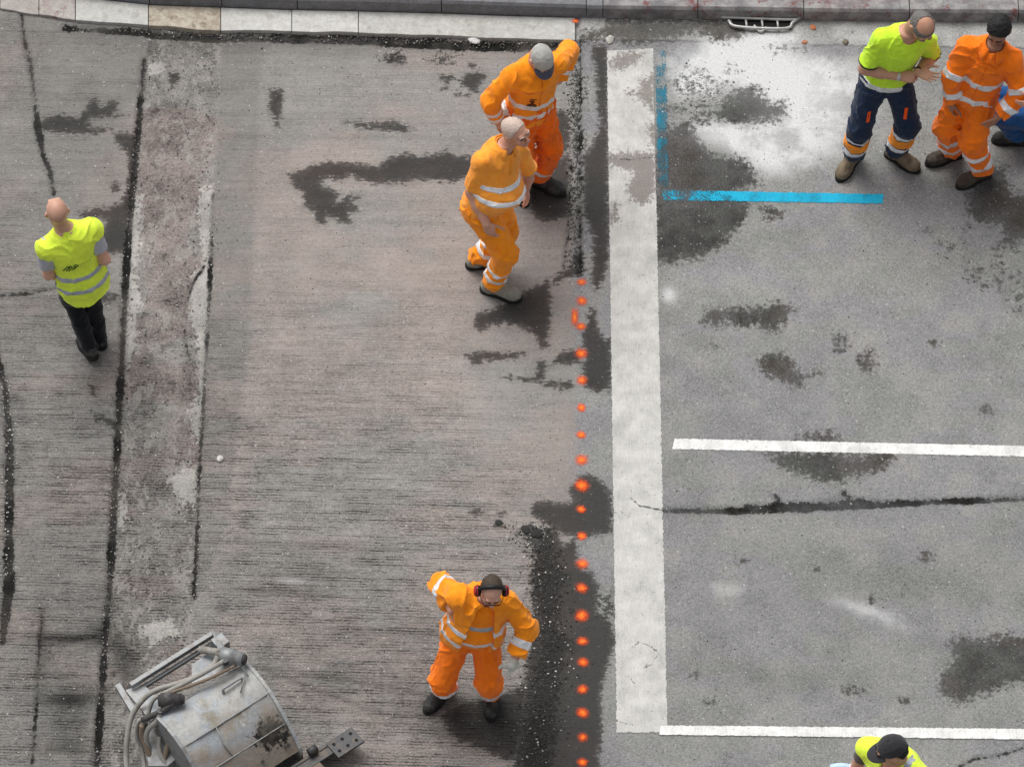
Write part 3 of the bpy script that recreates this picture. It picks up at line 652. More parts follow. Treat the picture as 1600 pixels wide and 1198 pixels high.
class Grid:
    def __init__(s, lo, hi, h):
        s.lo = np.asarray(lo, float); s.h = h; s.n = np.ceil((np.asarray(hi) - s.lo) / h).astype(int) + 1
        s.F = np.full(s.n, .15, np.float32)
    def _sl(s, lo, hi):
        i0 = np.maximum(np.floor((lo - s.lo) / s.h).astype(int), 0); i1 = np.minimum(np.ceil((hi - s.lo) / s.h).astype(int) + 1, s.n)
        return i0, i1
    def pts(s, i0, i1):
        ax = [s.lo[k] + s.h * np.arange(i0[k], i1[k]) for k in range(3)]
        return np.stack(np.meshgrid(*ax, indexing='ij'), -1)
    def add(s, p, k=.02, sub=False):
        m = k + 2.5 * s.h + .01; i0, i1 = s._sl(p.lo - m, p.hi + m)
        if (i1 <= i0).any(): return s
        S_ = tuple(slice(i0[j], i1[j]) for j in range(3)); d = p.fn(s.pts(i0, i1)).astype(np.float32); f = s.F[S_]
        if sub:
            hh = np.clip(.5 - .5 * (f + d) / max(k, 1e-6), 0, 1); s.F[S_] = f * (1 - hh) + (-d) * hh + k * hh * (1 - hh)
        elif k <= 0: s.F[S_] = np.minimum(f, d)
        else:
            hh = np.clip(.5 + .5 * (d - f) / k, 0, 1); s.F[S_] = d * (1 - hh) + f * hh - k * hh * (1 - hh)
        return s
    def near(s, band=.04):
        ii = np.argwhere(np.abs(s.F) < band); return ii, s.lo + s.h * ii
    def wrinkle(s, amp=.007, sc=10, seed=0, stretch=(1, 1, 1)):
        """creased cloth: sharp ridges of warped noise plus a few broad swells"""
        ii, P = s.near(); st = np.array(stretch); wp = np.stack([vnoise3(P * 6 + 5 * k + seed) for k in range(3)], 1) * 1.1
        n1 = 1 - 2 * np.abs(vnoise3(P * sc * st + wp + seed * 7.13)) * 1.6; n2 = 1 - 2 * np.abs(vnoise3(P * sc * 2.2 * st[[1, 2, 0]] + wp * 1.5 + 3.3 + seed)) * 1.6
        v = -amp * 1.5 * np.clip(n1, 0, 1) ** 4 - amp * .7 * np.clip(n2, 0, 1) ** 3 + amp * .9 * vnoise3(P * sc * .5 + seed) + amp * .45
        s.F[tuple(ii.T)] += v.astype(np.float32); return s
    def clip(s, fnd):
        P = s.pts(np.zeros(3, int), s.n); s.F = np.maximum(s.F, fnd(P).astype(np.float32)); return s
    def mesh(s):
        F = s.F; F[0], F[-1] = .1, .1; F[:, 0], F[:, -1] = .1, .1; F[:, :, 0], F[:, :, -1] = .1, .1
        B = F < 0; c = np.zeros(np.array(F.shape) - 1, np.int8)
        for i in (0, 1):
            for j in (0, 1):
                for k in (0, 1): c += B[i:F.shape[0] - 1 + i, j:F.shape[1] - 1 + j, k:F.shape[2] - 1 + k]
        act = np.argwhere((c > 0) & (c < 8))
        if len(act) == 0: return None
        idx = np.full(c.shape, -1, np.int64); idx[tuple(act.T)] = np.arange(len(act))
        acc = np.zeros((len(act), 3)); cnt = np.zeros(len(act)); cor = [(i, j, k) for i in (0, 1) for j in (0, 1) for k in (0, 1)]
        val = {q: F[tuple((act + q).T)].astype(float) for q in cor}
        for q in cor:
            for a in range(3):
                if q[a] == 0:
                    r = list(q); r[a] = 1; r = tuple(r); f0, f1 = val[q], val[r]; m = (f0 < 0) != (f1 < 0)
                    t = np.where(m, f0 / np.where(m, f0 - f1, 1), 0); p = np.array(q, float)[None].repeat(len(act), 0); p[:, a] += t
                    acc += p * m[:, None]; cnt += m
        V = s.lo + s.h * (act + acc / cnt[:, None]); quads = []
        for a in range(3):
            b_, c_ = (a + 1) % 3, (a + 2) % 3; sl0 = [slice(1, -1)] * 3; sl1 = [slice(1, -1)] * 3; sl0[a] = slice(0, -1); sl1[a] = slice(1, None)
            d = B[tuple(sl0)].astype(np.int8) - B[tuple(sl1)].astype(np.int8)
            e = np.argwhere(d != 0); sg = d[tuple(e.T)]; e = e + 1; e[:, a] -= 1
            o = np.zeros(3, int); ob = o.copy(); ob[b_] = -1; oc = o.copy(); oc[c_] = -1; obc = ob + oc
            q = np.stack([idx[tuple((e + w_).T)] for w_ in (obc, oc, o, ob)], 1); q[sg < 0] = q[sg < 0][:, ::-1]; quads.append(q)
        Q_ = np.concatenate(quads); Q_ = Q_[(Q_ >= 0).all(1)]
        # light smoothing of the vertices takes away the grid steps
        E = np.concatenate([Q_[:, [0, 1]], Q_[:, [1, 2]], Q_[:, [2, 3]], Q_[:, [3, 0]]])
        for lam in (.5, .35):
            su = np.zeros_like(V); n_ = np.zeros(len(V))
            for k in range(3): su[:, k] = np.bincount(E[:, 0], V[E[:, 1], k], len(V)) + np.bincount(E[:, 1], V[E[:, 0], k], len(V))
            n_ = np.bincount(E[:, 0], minlength=len(V)) + np.bincount(E[:, 1], minlength=len(V)); V = V * (1 - lam) + lam * su / np.maximum(n_, 1)[:, None]
        return V, Q_
def make(name, grid, mat, parent, root, attrs=None):
    r = grid.mesh()
    if r is None: return None
    V, Q_ = r; L = np.array(root.location); me = np_mesh(V - L, Q_)
    if attrs:
        for k, fn in attrs.items():
            a = me.attributes.new(k, 'FLOAT', 'POINT'); a.data.foreach_set('value', np.ascontiguousarray(fn(V), np.float32))
    o = link(name, me, mat, parent); return o
def tubes(name, mb, mat, parent, root, smooth=True):
    mb.v = [tuple(np.array(p) - np.array(root.location)) for p in mb.v]
    me = mesh_from(mb.v, mb.f, smooth); bm = bmesh.new(); bm.from_mesh(me); bmesh.ops.recalc_face_normals(bm, faces=bm.faces); bm.to_mesh(me); bm.free()
    return link(name, me, mat, parent)
def reach(a, px, py, L, near=True):
    """point at distance L from a on the sight line of a pixel (nearest point if out of reach)"""
    d = ray(px, py); q = CAMP - a; bq = q @ d; cq = q @ q - L * L; D = bq * bq - cq
    t = -bq + (-1 if near else 1) * math.sqrt(max(D, 0)); p = CAMP + d * t
    return a + unit(p - a) * L
def ik(a, c, l1, l2, pole):
    d = c - a; D = np.linalg.norm(d); 
    if D > (l1 + l2) * .999: k = D / ((l1 + l2) * .999); l1 *= k; l2 *= k
    u = d / D; x = (l1 * l1 - l2 * l2 + D * D) / (2 * D); h = math.sqrt(max(l1 * l1 - x * x, 0)); p = np.asarray(pole, float); p = p - u * (p @ u)
    return a + u * x + unit(p) * h
def yawv(deg): return np.array([math.cos(math.radians(deg)), math.sin(math.radians(deg)), 0])
UP = np.array([0, 0, 1.])
BODY = [(-.26, .150, .110, -.01), (-.1, .170, .122, -.012), (.1, .165, .118, -.005), (.3, .150, .108, .005), (.5, .155, .112, .008), (.72, .172, .122, .006), (.88, .165, .105, 0), (.98, .115, .082, -.004), (1.06, .068, .066, 0)]

class Person:
    def __init__(s, name, label, base, feet, pelvis, hip_yaw, neck, sh_yaw, head, look, arms, sc=1.0, width=1.0, belly=0.0, neck_near=True, sh_tilt=0.0, knee=None):
        k = s.k = sc; s.base = base; s.wd = width; s.belly = belly
        s.ank = []; s.foot = feet
        for (px, py, yw, pit) in feet: s.ank.append(W(px, py, base) + UP * (.085 * k + .12 * math.sin(math.radians(pit))))
        s.P = W(pelvis[0], pelvis[1], base + pelvis[2]); hr = s.hr = np.cross(yawv(hip_yaw), UP); s.hf = yawv(hip_yaw)
        s.Nk = reach(s.P, neck[0], neck[1], .50 * k, neck_near); s.u = unit(s.Nk - s.P)
        sr = np.cross(yawv(sh_yaw), UP); sr = unit(sr - s.u * (sr @ s.u)); sr = unit(sr * math.cos(math.radians(sh_tilt)) + s.u * math.sin(math.radians(sh_tilt))); s.sr = sr; s.sf = np.cross(s.u, sr)
        lk = yawv(look[0]) * math.cos(math.radians(look[1])) - UP * math.sin(math.radians(look[1])); s.hd_f = unit(lk)
        s.H = reach(s.Nk, head[0], head[1], .185 * k, head[2])
        r_ = np.cross(s.hd_f, UP); r_ = unit(r_); roll = math.radians(look[2] if len(look) > 2 else 0); u_ = np.cross(r_, s.hd_f)
        s.hd_r = r_ * math.cos(roll) + u_ * math.sin(roll); s.hd_u = np.cross(s.hd_r, s.hd_f)
        s.hips = [s.P - UP * .02 - hr * .088 * k * width, s.P - UP * .02 + hr * .088 * k * width]     # left, right
        s.knees = [ik(s.hips[i], s.ank[i], .435 * k, .425 * k, (knee[i] if knee else yawv(feet[i][2]) * .7 + s.hf * .5)) for i in (0, 1)]
        s.sh = [s.Nk - s.u * .072 * k - sr * .176 * k * width, s.Nk - s.u * .072 * k + sr * .176 * k * width]; s.el = []; s.wr = []
        for i in (0, 1):
            a = arms[i]
            if 'sh' in a: s.sh[i] = s.sh[i] + a['sh'][0] * sr + a['sh'][1] * s.u + a['sh'][2] * s.sf
            e = reach(s.sh[i], a['el'][0], a['el'][1], .295 * k, a['el'][2]); s.el.append(e)
            s.wr.append(reach(e, a['wr'][0], a['wr'][1], .255 * k, a['wr'][2]))
        s.root = empty(name, (s.ank[0] + s.ank[1]) / 2 * np.array([1, 1, 0]) + UP * base); tag(s.root, label, 'person', 'road workers')
        pts = [s.P, s.Nk, s.H] + s.sh + s.el + s.wr + s.hips + s.knees + s.ank; s.lo = np.min(pts, 0) - .24; s.hi = np.max(pts, 0) + .24; s.lo[2] = max(s.lo[2], base - .02)
        s.hands = [None, None]
        s.lo_t = s.lo.copy(); s.lo_t[2] = min(s.P[2] - .26, min(w_[2] for w_ in s.wr) - .06); s.hi_t = s.hi.copy(); s.hi_t[2] = s.Nk[2] + .16; s.hi_b = s.hi.copy(); s.hi_b[2] = min(s.hi[2], s.P[2] + .20)
        lp = np.array([s.P] + s.hips + s.knees + s.ank); s.lo_b = np.minimum(lp.min(0) - .2, s.P - .3); s.lo_b[2] = s.lo[2]; s.hi_b[:2] = np.maximum(lp.max(0) + .2, s.P + .3)[:2]
        print(name, label[:40], 'pelvis z %.2f neck z %.2f head z %.2f' % (s.P[2] - base, s.Nk[2] - base, s.H[2] - base), 'wr z', ['%.2f' % (w_[2] - base) for w_ in s.wr], 'leg', ['%.2f' % (np.linalg.norm(s.hips[i] - s.ank[i]) / k) for i in (0, 1)])
    # ---------------- body
    def prof(s, grow=0.0, t0=None, t1=None, belly=None, flare=0.0):
        k = s.k; b = s.belly if belly is None else belly; T = []
        tt = [r[0] for r in BODY]; lo = tt[0] if t0 is None else t0; hi = tt[-1] if t1 is None else t1
        for t in sorted(set([lo, hi] + [x for x in tt if lo < x < hi] + [x for x in (.2, .4) if lo < x < hi])):
            w_, d, o = [np.interp(t, tt, [r[j] for r in BODY]) for j in (1, 2, 3)]
            bl = b * math.exp(-((t - .28) / .22) ** 2); fl = flare * max(0, (.45 - t))
            T.append((t, (w_ * s.wd + bl * .35) * k + grow + fl, (d * (1 + .5 * (s.wd - 1)) + bl * .5) * k + grow + fl, (o + bl * .5) * k))
        return torso(s.P, s.Nk, s.hr, s.sr, T)
    def arm(s, i, r0, r1, r2, t_end=1.0, t_cut=True):
        """sleeve-like solids along the arm up to t_end (0..2: 1 = elbow, 2 = wrist)"""
        k = s.k; out = []; a, e, w_ = s.sh[i], s.el[i], s.wr[i]
        if t_end <= 1:
            p = a + (e - a) * t_end; out.append(cut(cap(a, p + unit(e - a) * .03, r0 * k, r1 * k), [(p, unit(e - a))]))
        else:
            out.append(cap(a, e, r0 * k, r1 * k)); p = e + (w_ - e) * (t_end - 1); out.append(cut(cap(e, p + unit(w_ - e) * .03, r1 * k, r2 * k), [(p, unit(w_ - e))]))
        return out
    def hand_prims(s, i, spec, grow=0.0):
        """spec: dir, palm (pixel-free world vectors), curl per finger (index..little), thumb curl, spread"""
        k = s.k; d = unit(spec['dir']); n = np.asarray(spec['palm'], float); n = unit(n - d * (n @ d)); side = 1 if i == 1 else -1
        lat = np.cross(d, n) * side; w_ = s.wr[i]; ax = np.stack([lat, n, d]); pr = []
        pr.append((ell(w_ + d * .05 * k, ax, np.array([.043, .017, .056]) * k + grow), .012))
        pr.append((ell(w_ + d * .072 * k, ax, np.array([.043, .015, .03]) * k + grow), .010))
        pr.append((ell(w_ + d * .035 * k + lat * .026 * k + n * .008 * k, ax, np.array([.02, .018, .034]) * k + grow), .012))
        cu = spec.get('curl', (20, 25, 30, 35)); sp = spec.get('spread', 4)
        for j, (ln, off, r) in enumerate([(.074, .031, .0092), (.082, .0105, .0096), (.076, -.0105, .0092), (.060, -.031, .0082)]):
            b_ = w_ + (d * .092 + lat * off) * k - d * (.006 if j in (0, 3) else 0) * k; a_ = math.radians(sp * (1.5 - j)); dd = d * math.cos(a_) + lat * math.sin(a_); c_ = math.radians(cu[j]); ang = c_ * .5; p = b_ - dd * .012 * k
            for q, fr in enumerate((.45 + .12, .32, .24)):
                v = dd * math.cos(ang) + n * math.sin(ang); e_ = p + v * ln * fr * k; r0 = r * (1 - .1 * q) * k + grow; pr.append((cap(p, e_, r0, r0 * .92), .004)); p = e_; ang += c_
        tc = math.radians(spec.get('thumb', 30)); p = w_ + (d * .022 + lat * .034 + n * .008) * k
        v = unit(d * .75 + lat * .75 * math.cos(tc) + n * (.15 + math.sin(tc))); pr_t = p
        for q, fr in enumerate((.046, .034, .026)):
            e_ = p + v * fr * k; pr.append((cap(p, e_, (.0115 - .001 * q) * k + grow, (.0105 - .001 * q) * k + grow), .006)); p = e_; v = unit(v + d * .35 - lat * .12 * q)
        return pr
    def head_prims(s):
        k = s.k; H, f, r, u = s.H, s.hd_f, s.hd_r, s.hd_u; ax = np.stack([r, f, u]); at = lambda x, y, z: H + (r * x + f * y + u * z) * k; e = lambda c, q: ell(at(*c), ax, np.array(q) * k)
        A = [(e((0, -.012, .028), (.075, .096, .088)), .02), (e((0, .022, -.045), (.056, .070, .062)), .03), (e((0, .066, -.092), (.024, .024, .020)), .02),
             (cap(at(-.035, .080, .034), at(.035, .080, .034), .013 * k), .014), (cap(at(0, .088, .020), at(0, .112, -.022), .009 * k, .013 * k), .010), (e((-.011, .104, -.026), (.010, .012, .009)), .006), (e((.011, .104, -.026), (.010, .012, .009)), .006),
             (e((-.042, .060, -.018), (.024, .026, .022)), .014), (e((.042, .060, -.018), (.024, .026, .022)), .014), (cap(at(-.017, .087, -.052), at(.017, .087, -.052), .008 * k), .008), (cap(at(-.014, .085, -.064), at(.014, .085, -.064), .008 * k), .008)]
        for sx in (-1, 1):
            A.append((e((sx * .077, -.008, -.004), (.011, .020, .032)), .006)); A.append((e((sx * .086, -.014, .004), (.006, .016, .024)), .006))
        nb = s.Nk - s.u * .06 * k
        A += [(cap(nb, at(0, -.028, -.055), .060 * k, .056 * k), .03)]
        S_ = [(e((-.032, .098, .012), (.016, .016, .010)), .012), (e((.032, .098, .012), (.016, .016, .010)), .012)]
        return A, S_, at, ax
    def body(s, mat, h=.0062):
        k = s.k; g = Grid(s.lo, s.hi, h); g.add(s.prof(), .02)
        for i in (0, 1):
            g.add(cap(s.sh[i], s.el[i], .048 * k, .040 * k), .05); g.add(cap(s.el[i], s.el[i] + (s.wr[i] - s.el[i]) * .45, .046 * k, .045 * k), .02); g.add(cap(s.el[i] + (s.wr[i] - s.el[i]) * .4, s.wr[i], .045 * k, .031 * k), .02)
            g.add(cap(s.hips[i], s.knees[i], .082 * k, .055 * k), .05); g.add(cap(s.knees[i], s.ank[i], .054 * k, .036 * k), .03)
            f = yawv(s.foot[i][2]); g.add(cap(s.ank[i] - UP * .03 * k, s.ank[i] + f * .13 * k - UP * .05 * k, .036 * k, .026 * k), .03)
            if s.hands[i]:
                for p, kk in s.hand_prims(i, s.hands[i]): g.add(p, kk)
        A, S_, at, ax = s.head_prims()
        for p, kk in A: g.add(p, kk * k)
        for p, kk in S_: g.add(p, kk * k, sub=True)
        mouth = at(0, .088, -.058); H = s.H
        def lip(V): return np.clip(1.3 - np.linalg.norm((V - mouth) @ np.stack([s.hd_r * .55, s.hd_f, s.hd_u * 1.3], 1), axis=1) / (.013 * k), 0, 1)
        def scalp(V):
            q = (V - H) / k; y = q @ s.hd_f; z = q @ s.hd_u; return np.clip(.5 + ((z - .03) * .6 - (y - .02) - .03) * 18, 0, 1) * (np.linalg.norm(q, axis=1) < .16)
        def jaw(V):
            q = (V - H) / k; z = q @ s.hd_u; y = q @ s.hd_f; return np.clip((-z - .03) * 30, 0, 1) * np.clip((y + .03) * 30, 0, 1) * (np.linalg.norm(q, axis=1) < .15)
        def ruddy(V):
            q = (V - at(0, .085, -.02)) / k; return np.exp(-(q ** 2).sum(1) / .05 ** 2)
        s.bo = make('body', g, mat, s.root, s.root, dict(lip=lip, scalp=scalp, jaw=jaw, ruddy=ruddy)); s.at, s.ax = at, ax
        return s.bo
    def eyes(s, mat, brow=None, z=.010):
        for sx in (-1, 1):
            g = Grid(s.at(sx * .032, .082, z) - .02, s.at(sx * .032, .082, z) + .02, .003); g.add(ell(s.at(sx * .032, .080, z), s.ax, np.array([.013, .011, .008]) * s.k), 0); make('eye', g, mat, s.root, s.root)
            if brow:
                tubes('eyebrow', MB().tube([s.at(sx * .014, .0965, .030), s.at(sx * .032, .0955, .036), s.at(sx * .050, .083, .030)], .005 * s.k, 6), brow, s.root, s.root)
    # ---------------- clothes
    def top(s, name, mat, grow=.022, sleeve=(.07, .064, .052, 1.93), hem=-.22, flare=.02, collar=None, wr=.008, opening=None, neck_t=1.03, seed=1, h=.0068, wsc=8):
        g = Grid(s.lo_t, s.hi_t, h); k = s.k; tp = s.prof(grow, hem, neck_t, flare=flare); g.add(tp, .03); s.sl = []
        for i in (0, 1):
            g.add(ell(s.sh[i] - s.u * .012, np.stack([s.sr, s.sf, s.u]), np.array([.056, .054, .050]) * k + grow * .6), .05); g.add(cap(s.Nk - s.u * .020, s.sh[i] - s.u * .004, .052 * k + grow * .4, .046 * k + grow * .6), .05)
            if sleeve:
                ps = s.arm(i, *sleeve); s.sl.append(ps)
                for q in ps: g.add(q, .035)
            else: s.sl.append([])
        if wr: g.wrinkle(wr, wsc, seed, (1, 1, .7))
        nh = s.Nk + unit(s.H - s.Nk) * .05 * k
        g.add(cap(s.Nk - s.u * .004 + s.sf * .022, s.H + (s.H - s.Nk) * .2, .069 * k, .07 * k), .006, sub=True)
        if opening: g.add(opening, .006, sub=True)
        s.gt = g; s.tp = tp; o = make(name, g, mat, s.root, s.root)
        if collar: s.collar(o, mat, collar)
        return o
    def collar(s, parent, mat, size):
        """turned-down collar: a band round the neck that folds out into two points"""
        k = s.k; n = 26; c0 = s.Nk + s.sf * .012 * k + s.u * .022 * k; up = unit(s.u * .75 + unit(s.H - s.Nk) * .45); V = []
        for i in range(n + 1):
            a = math.radians(-68 + 316 * i / n); ca, sa = math.cos(a), math.sin(a)      # starts at the front, goes round the back
            q = -s.sr * sa * 1.0 + s.sf * ca if 0 else s.sr * math.sin(math.radians(22 + 316 * i / n)) + s.sf * math.cos(math.radians(22 + 316 * i / n))
            fr = max(0, math.cos(math.radians(22 + 316 * i / n))); tip = max(0, 1 - min(i, n - i) / 4.0)
            for r, z in ((.068, -.010), (.070, .030 - .030 * fr), (.078, .034 - .032 * fr), (.088 + size * .5 + .018 * tip, .002 - .028 * fr - size * .35 - .020 * tip), (.084 + size * .5 + .016 * tip, -.006 - .030 * fr - size * .35 - .020 * tip), (.074, .018 - .034 * fr)):
                V.append(c0 + q * r * k + up * z * k)
        m = 6; F = [(i * m + j, i * m + (j + 1) % m, (i + 1) * m + (j + 1) % m, (i + 1) * m + j) for i in range(n) for j in range(m)] + [tuple(range(m)), tuple(n * m + j for j in range(m))[::-1]]
        return tubes('collar', MB().add(V, F), mat, parent, s.root)
    def bottoms(s, mat, r=(.112, .092, .082, .080), top_t=.16, end=.10, wr=.010, grow=.018, name='trousers', seed=2, h=.0068):
        k = s.k; g = Grid(s.lo_b, s.hi_b, h); g.add(s.prof(grow, -.24, top_t, belly=s.belly * .6), .03); s.lg = []
        for i in (0, 1):
            a, kn, c_ = s.hips[i], s.knees[i], s.ank[i]; e_ = c_ + unit(kn - c_) * (end - .085) * k
            L = [cap(a, kn, r[0] * k * (1 + .4 * (s.wd - 1)), r[1] * k), cut(cap(kn, e_ + unit(c_ - kn) * .05, r[2] * k, r[3] * k), [(e_, unit(unit(c_ - kn) + np.array([0, 0, -.6])))])]
            s.lg.append(L); g.add(L[0], .05); g.add(L[1], .035)
        if wr: g.wrinkle(wr, 8, seed, (1, 1, 1.25))
        s.gb = g; return make(name, g, mat, s.root, s.root)
    def band(s, parent, grid, region, p0, axis, hw, mat, name='reflective_band', thick=.005, rg=.02, wob=.0):
        """reflective tape: the garment swollen a little, cut to a slab"""
        axis = unit(axis); g = Grid(grid.lo, grid.lo, grid.h); lo = region.lo - .06; hi = region.hi + .06
        i0, i1 = grid._sl(lo, hi); P = grid.pts(i0, i1); S_ = tuple(slice(i0[j], i1[j]) for j in range(3))
        d = (P - np.asarray(p0)) @ axis
        F = np.maximum(np.maximum(grid.F[S_] - thick, np.abs(d) - hw), region.fn(P) - rg)
        g.lo = grid.lo + grid.h * i0; g.n = np.array(F.shape); g.F = F.astype(np.float32); return make(name, g, mat, parent, s.root)
    def tband(s, parent, t, hw, mat, tilt=(0, 0)):
        return s.band(parent, s.gt, s.tp, s.P + (s.Nk - s.P) * t, s.u + s.sr * tilt[0] + s.sf * tilt[1], hw, mat)
    def sband(s, parent, i, t, hw, mat):
        a, e, w_ = s.sh[i], s.el[i], s.wr[i]; p, ax = (a + (e - a) * t, e - a) if t <= 1 else (e + (w_ - e) * (t - 1), w_ - e)
        q = s.sl[i][0] if t <= 1 else s.sl[i][-1]; return s.band(parent, s.gt, q, p, ax, hw, mat, rg=.03)
    def lband(s, parent, i, t, hw, mat, name='reflective_band'):
        a, e, w_ = s.hips[i], s.knees[i], s.ank[i]; p, ax = (a + (e - a) * t, e - a) if t <= 1 else (e + (w_ - e) * (t - 1), w_ - e)
        q = s.lg[i][0] if t <= 1 else s.lg[i][1]; return s.band(parent, s.gb, q, p, ax, hw, mat, name, rg=.03)
    def boots(s, mat, smat, high=.15, size=1.0, toe=1.0):
        for i in (0, 1):
            k = s.k * size; f = yawv(s.foot[i][2]); pit = math.radians(s.foot[i][3]); u = UP * math.cos(pit) + f * math.sin(pit); f = f * math.cos(pit) - UP * math.sin(pit); r = np.cross(f, u); c = s.ank[i] - u * .085 * s.k
            at = lambda x, y, z: c + (r * x + f * y + u * z) * k; lo = np.min([at(0, -.12, 0), at(0, .25, 0), at(0, 0, .2)], 0) - .09; hi = np.max([at(0, -.12, 0), at(0, .25, 0), at(0, 0, .2)], 0) + .09
            g = Grid(lo, hi, .005); ax = np.stack([r, f, u]); q = 1 if i else -1
            g.add(cap(at(0, -.035, .055), at(0, .03, .055), .043 * k, .044 * k), .02); g.add(ell(at(-q * .006, .12, .045), ax, np.array([.051, .088, .044]) * k), .03); g.add(ell(at(-q * .004, .16, .046), ax, np.array([.048, .052, .042]) * k * toe), .02)
            g.add(cap(at(0, -.012, .05), s.ank[i] + unit(s.knees[i] - s.ank[i]) * (high - .085) * k, .044 * k, .050 * k), .03); g.add(cap(at(0, .0, .10), at(0, .13, .062), .040 * k, .034 * k), .03); g.wrinkle(.003, 30, i)
            g.clip(lambda P: .018 * k - (P - c) @ u); o = make('boot', g, mat, s.root, s.root)
            g = Grid(lo, hi, .005); 
            def sole(P, b=at, c=c, u=u, k=k):
                z = (P - c) @ u; d1 = cap(b(0, -.04, .02), b(0, .05, .02), .043 * k).fn(P - u * (z - .02 * k)[..., None]); d2 = ell(b(-q * .005, .115, .02), ax, np.array([.053, .105, .4]) * k).fn(P - u * (z - .02 * k)[..., None])
                return np.maximum(np.minimum(d1, d2) - .003, np.abs(z - .013 * k) - .013 * k)
            g.add(Prim(sole, lo + .02, hi - .02), 0); make('sole', g, smat, o, s.root)
            lb = MB()
            for j in range(4):
                y = .045 + .022 * j; z_ = .098 - .011 * j; lb.tube([at(-.02, y, z_ + .004), at(0, y + .004, z_ + .012), at(.02, y, z_ + .004)], .0035, 5)
            tubes('laces', lb, smat, o, s.root)
    def hair(s, mat, fn, off=.012, name='hair', seed=0, wr=.006, h=.0048):
        k = s.k; g = Grid(s.H - .17, s.H + .17, h); g.add(ell(s.at(0, -.012, .028), s.ax, np.array([.075, .096, .088]) * k + off), 0); g.add(ell(s.at(0, -.03, -.03), s.ax, np.array([.068, .072, .07]) * k + off), .02)
        g.wrinkle(wr, 55, seed)
        def reg(P):
            q = (P - s.H) / k; return fn(q @ s.hd_r, q @ s.hd_f, q @ s.hd_u)
        g.clip(reg); return make(name, g, mat, s.root, s.root)
    def cap_hat(s, mat, bmat, tilt=0.0, r=(.083, .104, .094), brim_w=.078, brim_l=.085):
        k = s.k; root = s.root; at = s.at; ca = math.radians(tilt); f2 = s.hd_f * math.cos(ca) + s.hd_u * math.sin(ca); u2 = s.hd_u * math.cos(ca) - s.hd_f * math.sin(ca); ax = np.stack([s.hd_r, f2, u2]); c = at(0, -.010, .035)
        g = Grid(c - .18, c + .18, .0048); g.add(ell(c, ax, np.array(r) * k), 0); g.wrinkle(.002, 20, 3); g.clip(lambda P: -(P - c) @ u2 - .012 * k); o = make('cap_crown', g, mat, root, root)
        g = Grid(c - .26, c + .26, .0052)
        def brim(P):
            q = (P - c) / k; x = q @ s.hd_r; y = q @ f2; z = q @ u2; top = -.004 - 3.2 * x * x - .25 * np.maximum(y - r[1] / k * .8, 0)
            e_ = np.sqrt((x / brim_w) ** 2 + ((y - .072) / brim_l) ** 2) - 1; return np.maximum(np.maximum(e_ * brim_w, np.abs(z - top) - .005), .06 - y) * k
        g.add(Prim(brim, c - .24, c + .24), 0); make('cap_brim', g, bmat, root, root)
        tubes('cap_button', MB().tube([c + u2 * (r[2] - .004) * k, c + u2 * (r[2] + .004) * k], .008 * k, 8), mat, o, root); s.cap_c, s.cap_ax, s.cap_o, s.cap_r = c, ax, o, np.array(r) * k; return o
    # ---------------- lines sewn or printed on a garment
    def decal(s, name, obj, frame, lines, width, mat, parent=None, lift=.003, steps=6):
        """frame: origin, x axis, y axis, ray direction (towards the cloth); lines in metres of that frame"""
        me = obj.data; bv = BVHTree.FromPolygons([v.co for v in me.vertices], [p.vertices for p in me.polygons]); o0, x, y, d = [np.asarray(q, float) for q in frame]; R = np.array(s.root.location); mb = MB()
        for ln in lines:
            P = []; 
            for i in range(len(ln) - 1):
                for t in range(steps): P.append(np.array(ln[i], float) * (1 - t / steps) + np.array(ln[i + 1], float) * t / steps)
            P.append(np.array(ln[-1], float)); L_, R_ = [], []
            for i, p in enumerate(P):
                tv = P[min(i + 1, len(P) - 1)] - P[max(i - 1, 0)]; tv = tv / (np.linalg.norm(tv) + 1e-9); nv = np.array([-tv[1], tv[0]])
                for sg, out in ((1, L_), (-1, R_)):
                    q = p + nv * sg * width / 2; w0 = o0 + x * q[0] + y * q[1] - R - d * .4; hit = bv.ray_cast(Vector(w0), Vector(d), 1.0)
                    out.append(None if hit[0] is None else np.array(hit[0]) - d * lift)
            for i in range(len(P) - 1):
                if all(v is not None for v in (L_[i], R_[i], L_[i + 1], R_[i + 1])) and np.linalg.norm(L_[i] - L_[i + 1]) < .06: mb.add([L_[i], R_[i], R_[i + 1], L_[i + 1]], [(0, 1, 2, 3)])
        if not mb.v: print('decal missed', name); return
        return link(name, mesh_from(mb.v, mb.f), mat, parent or obj)
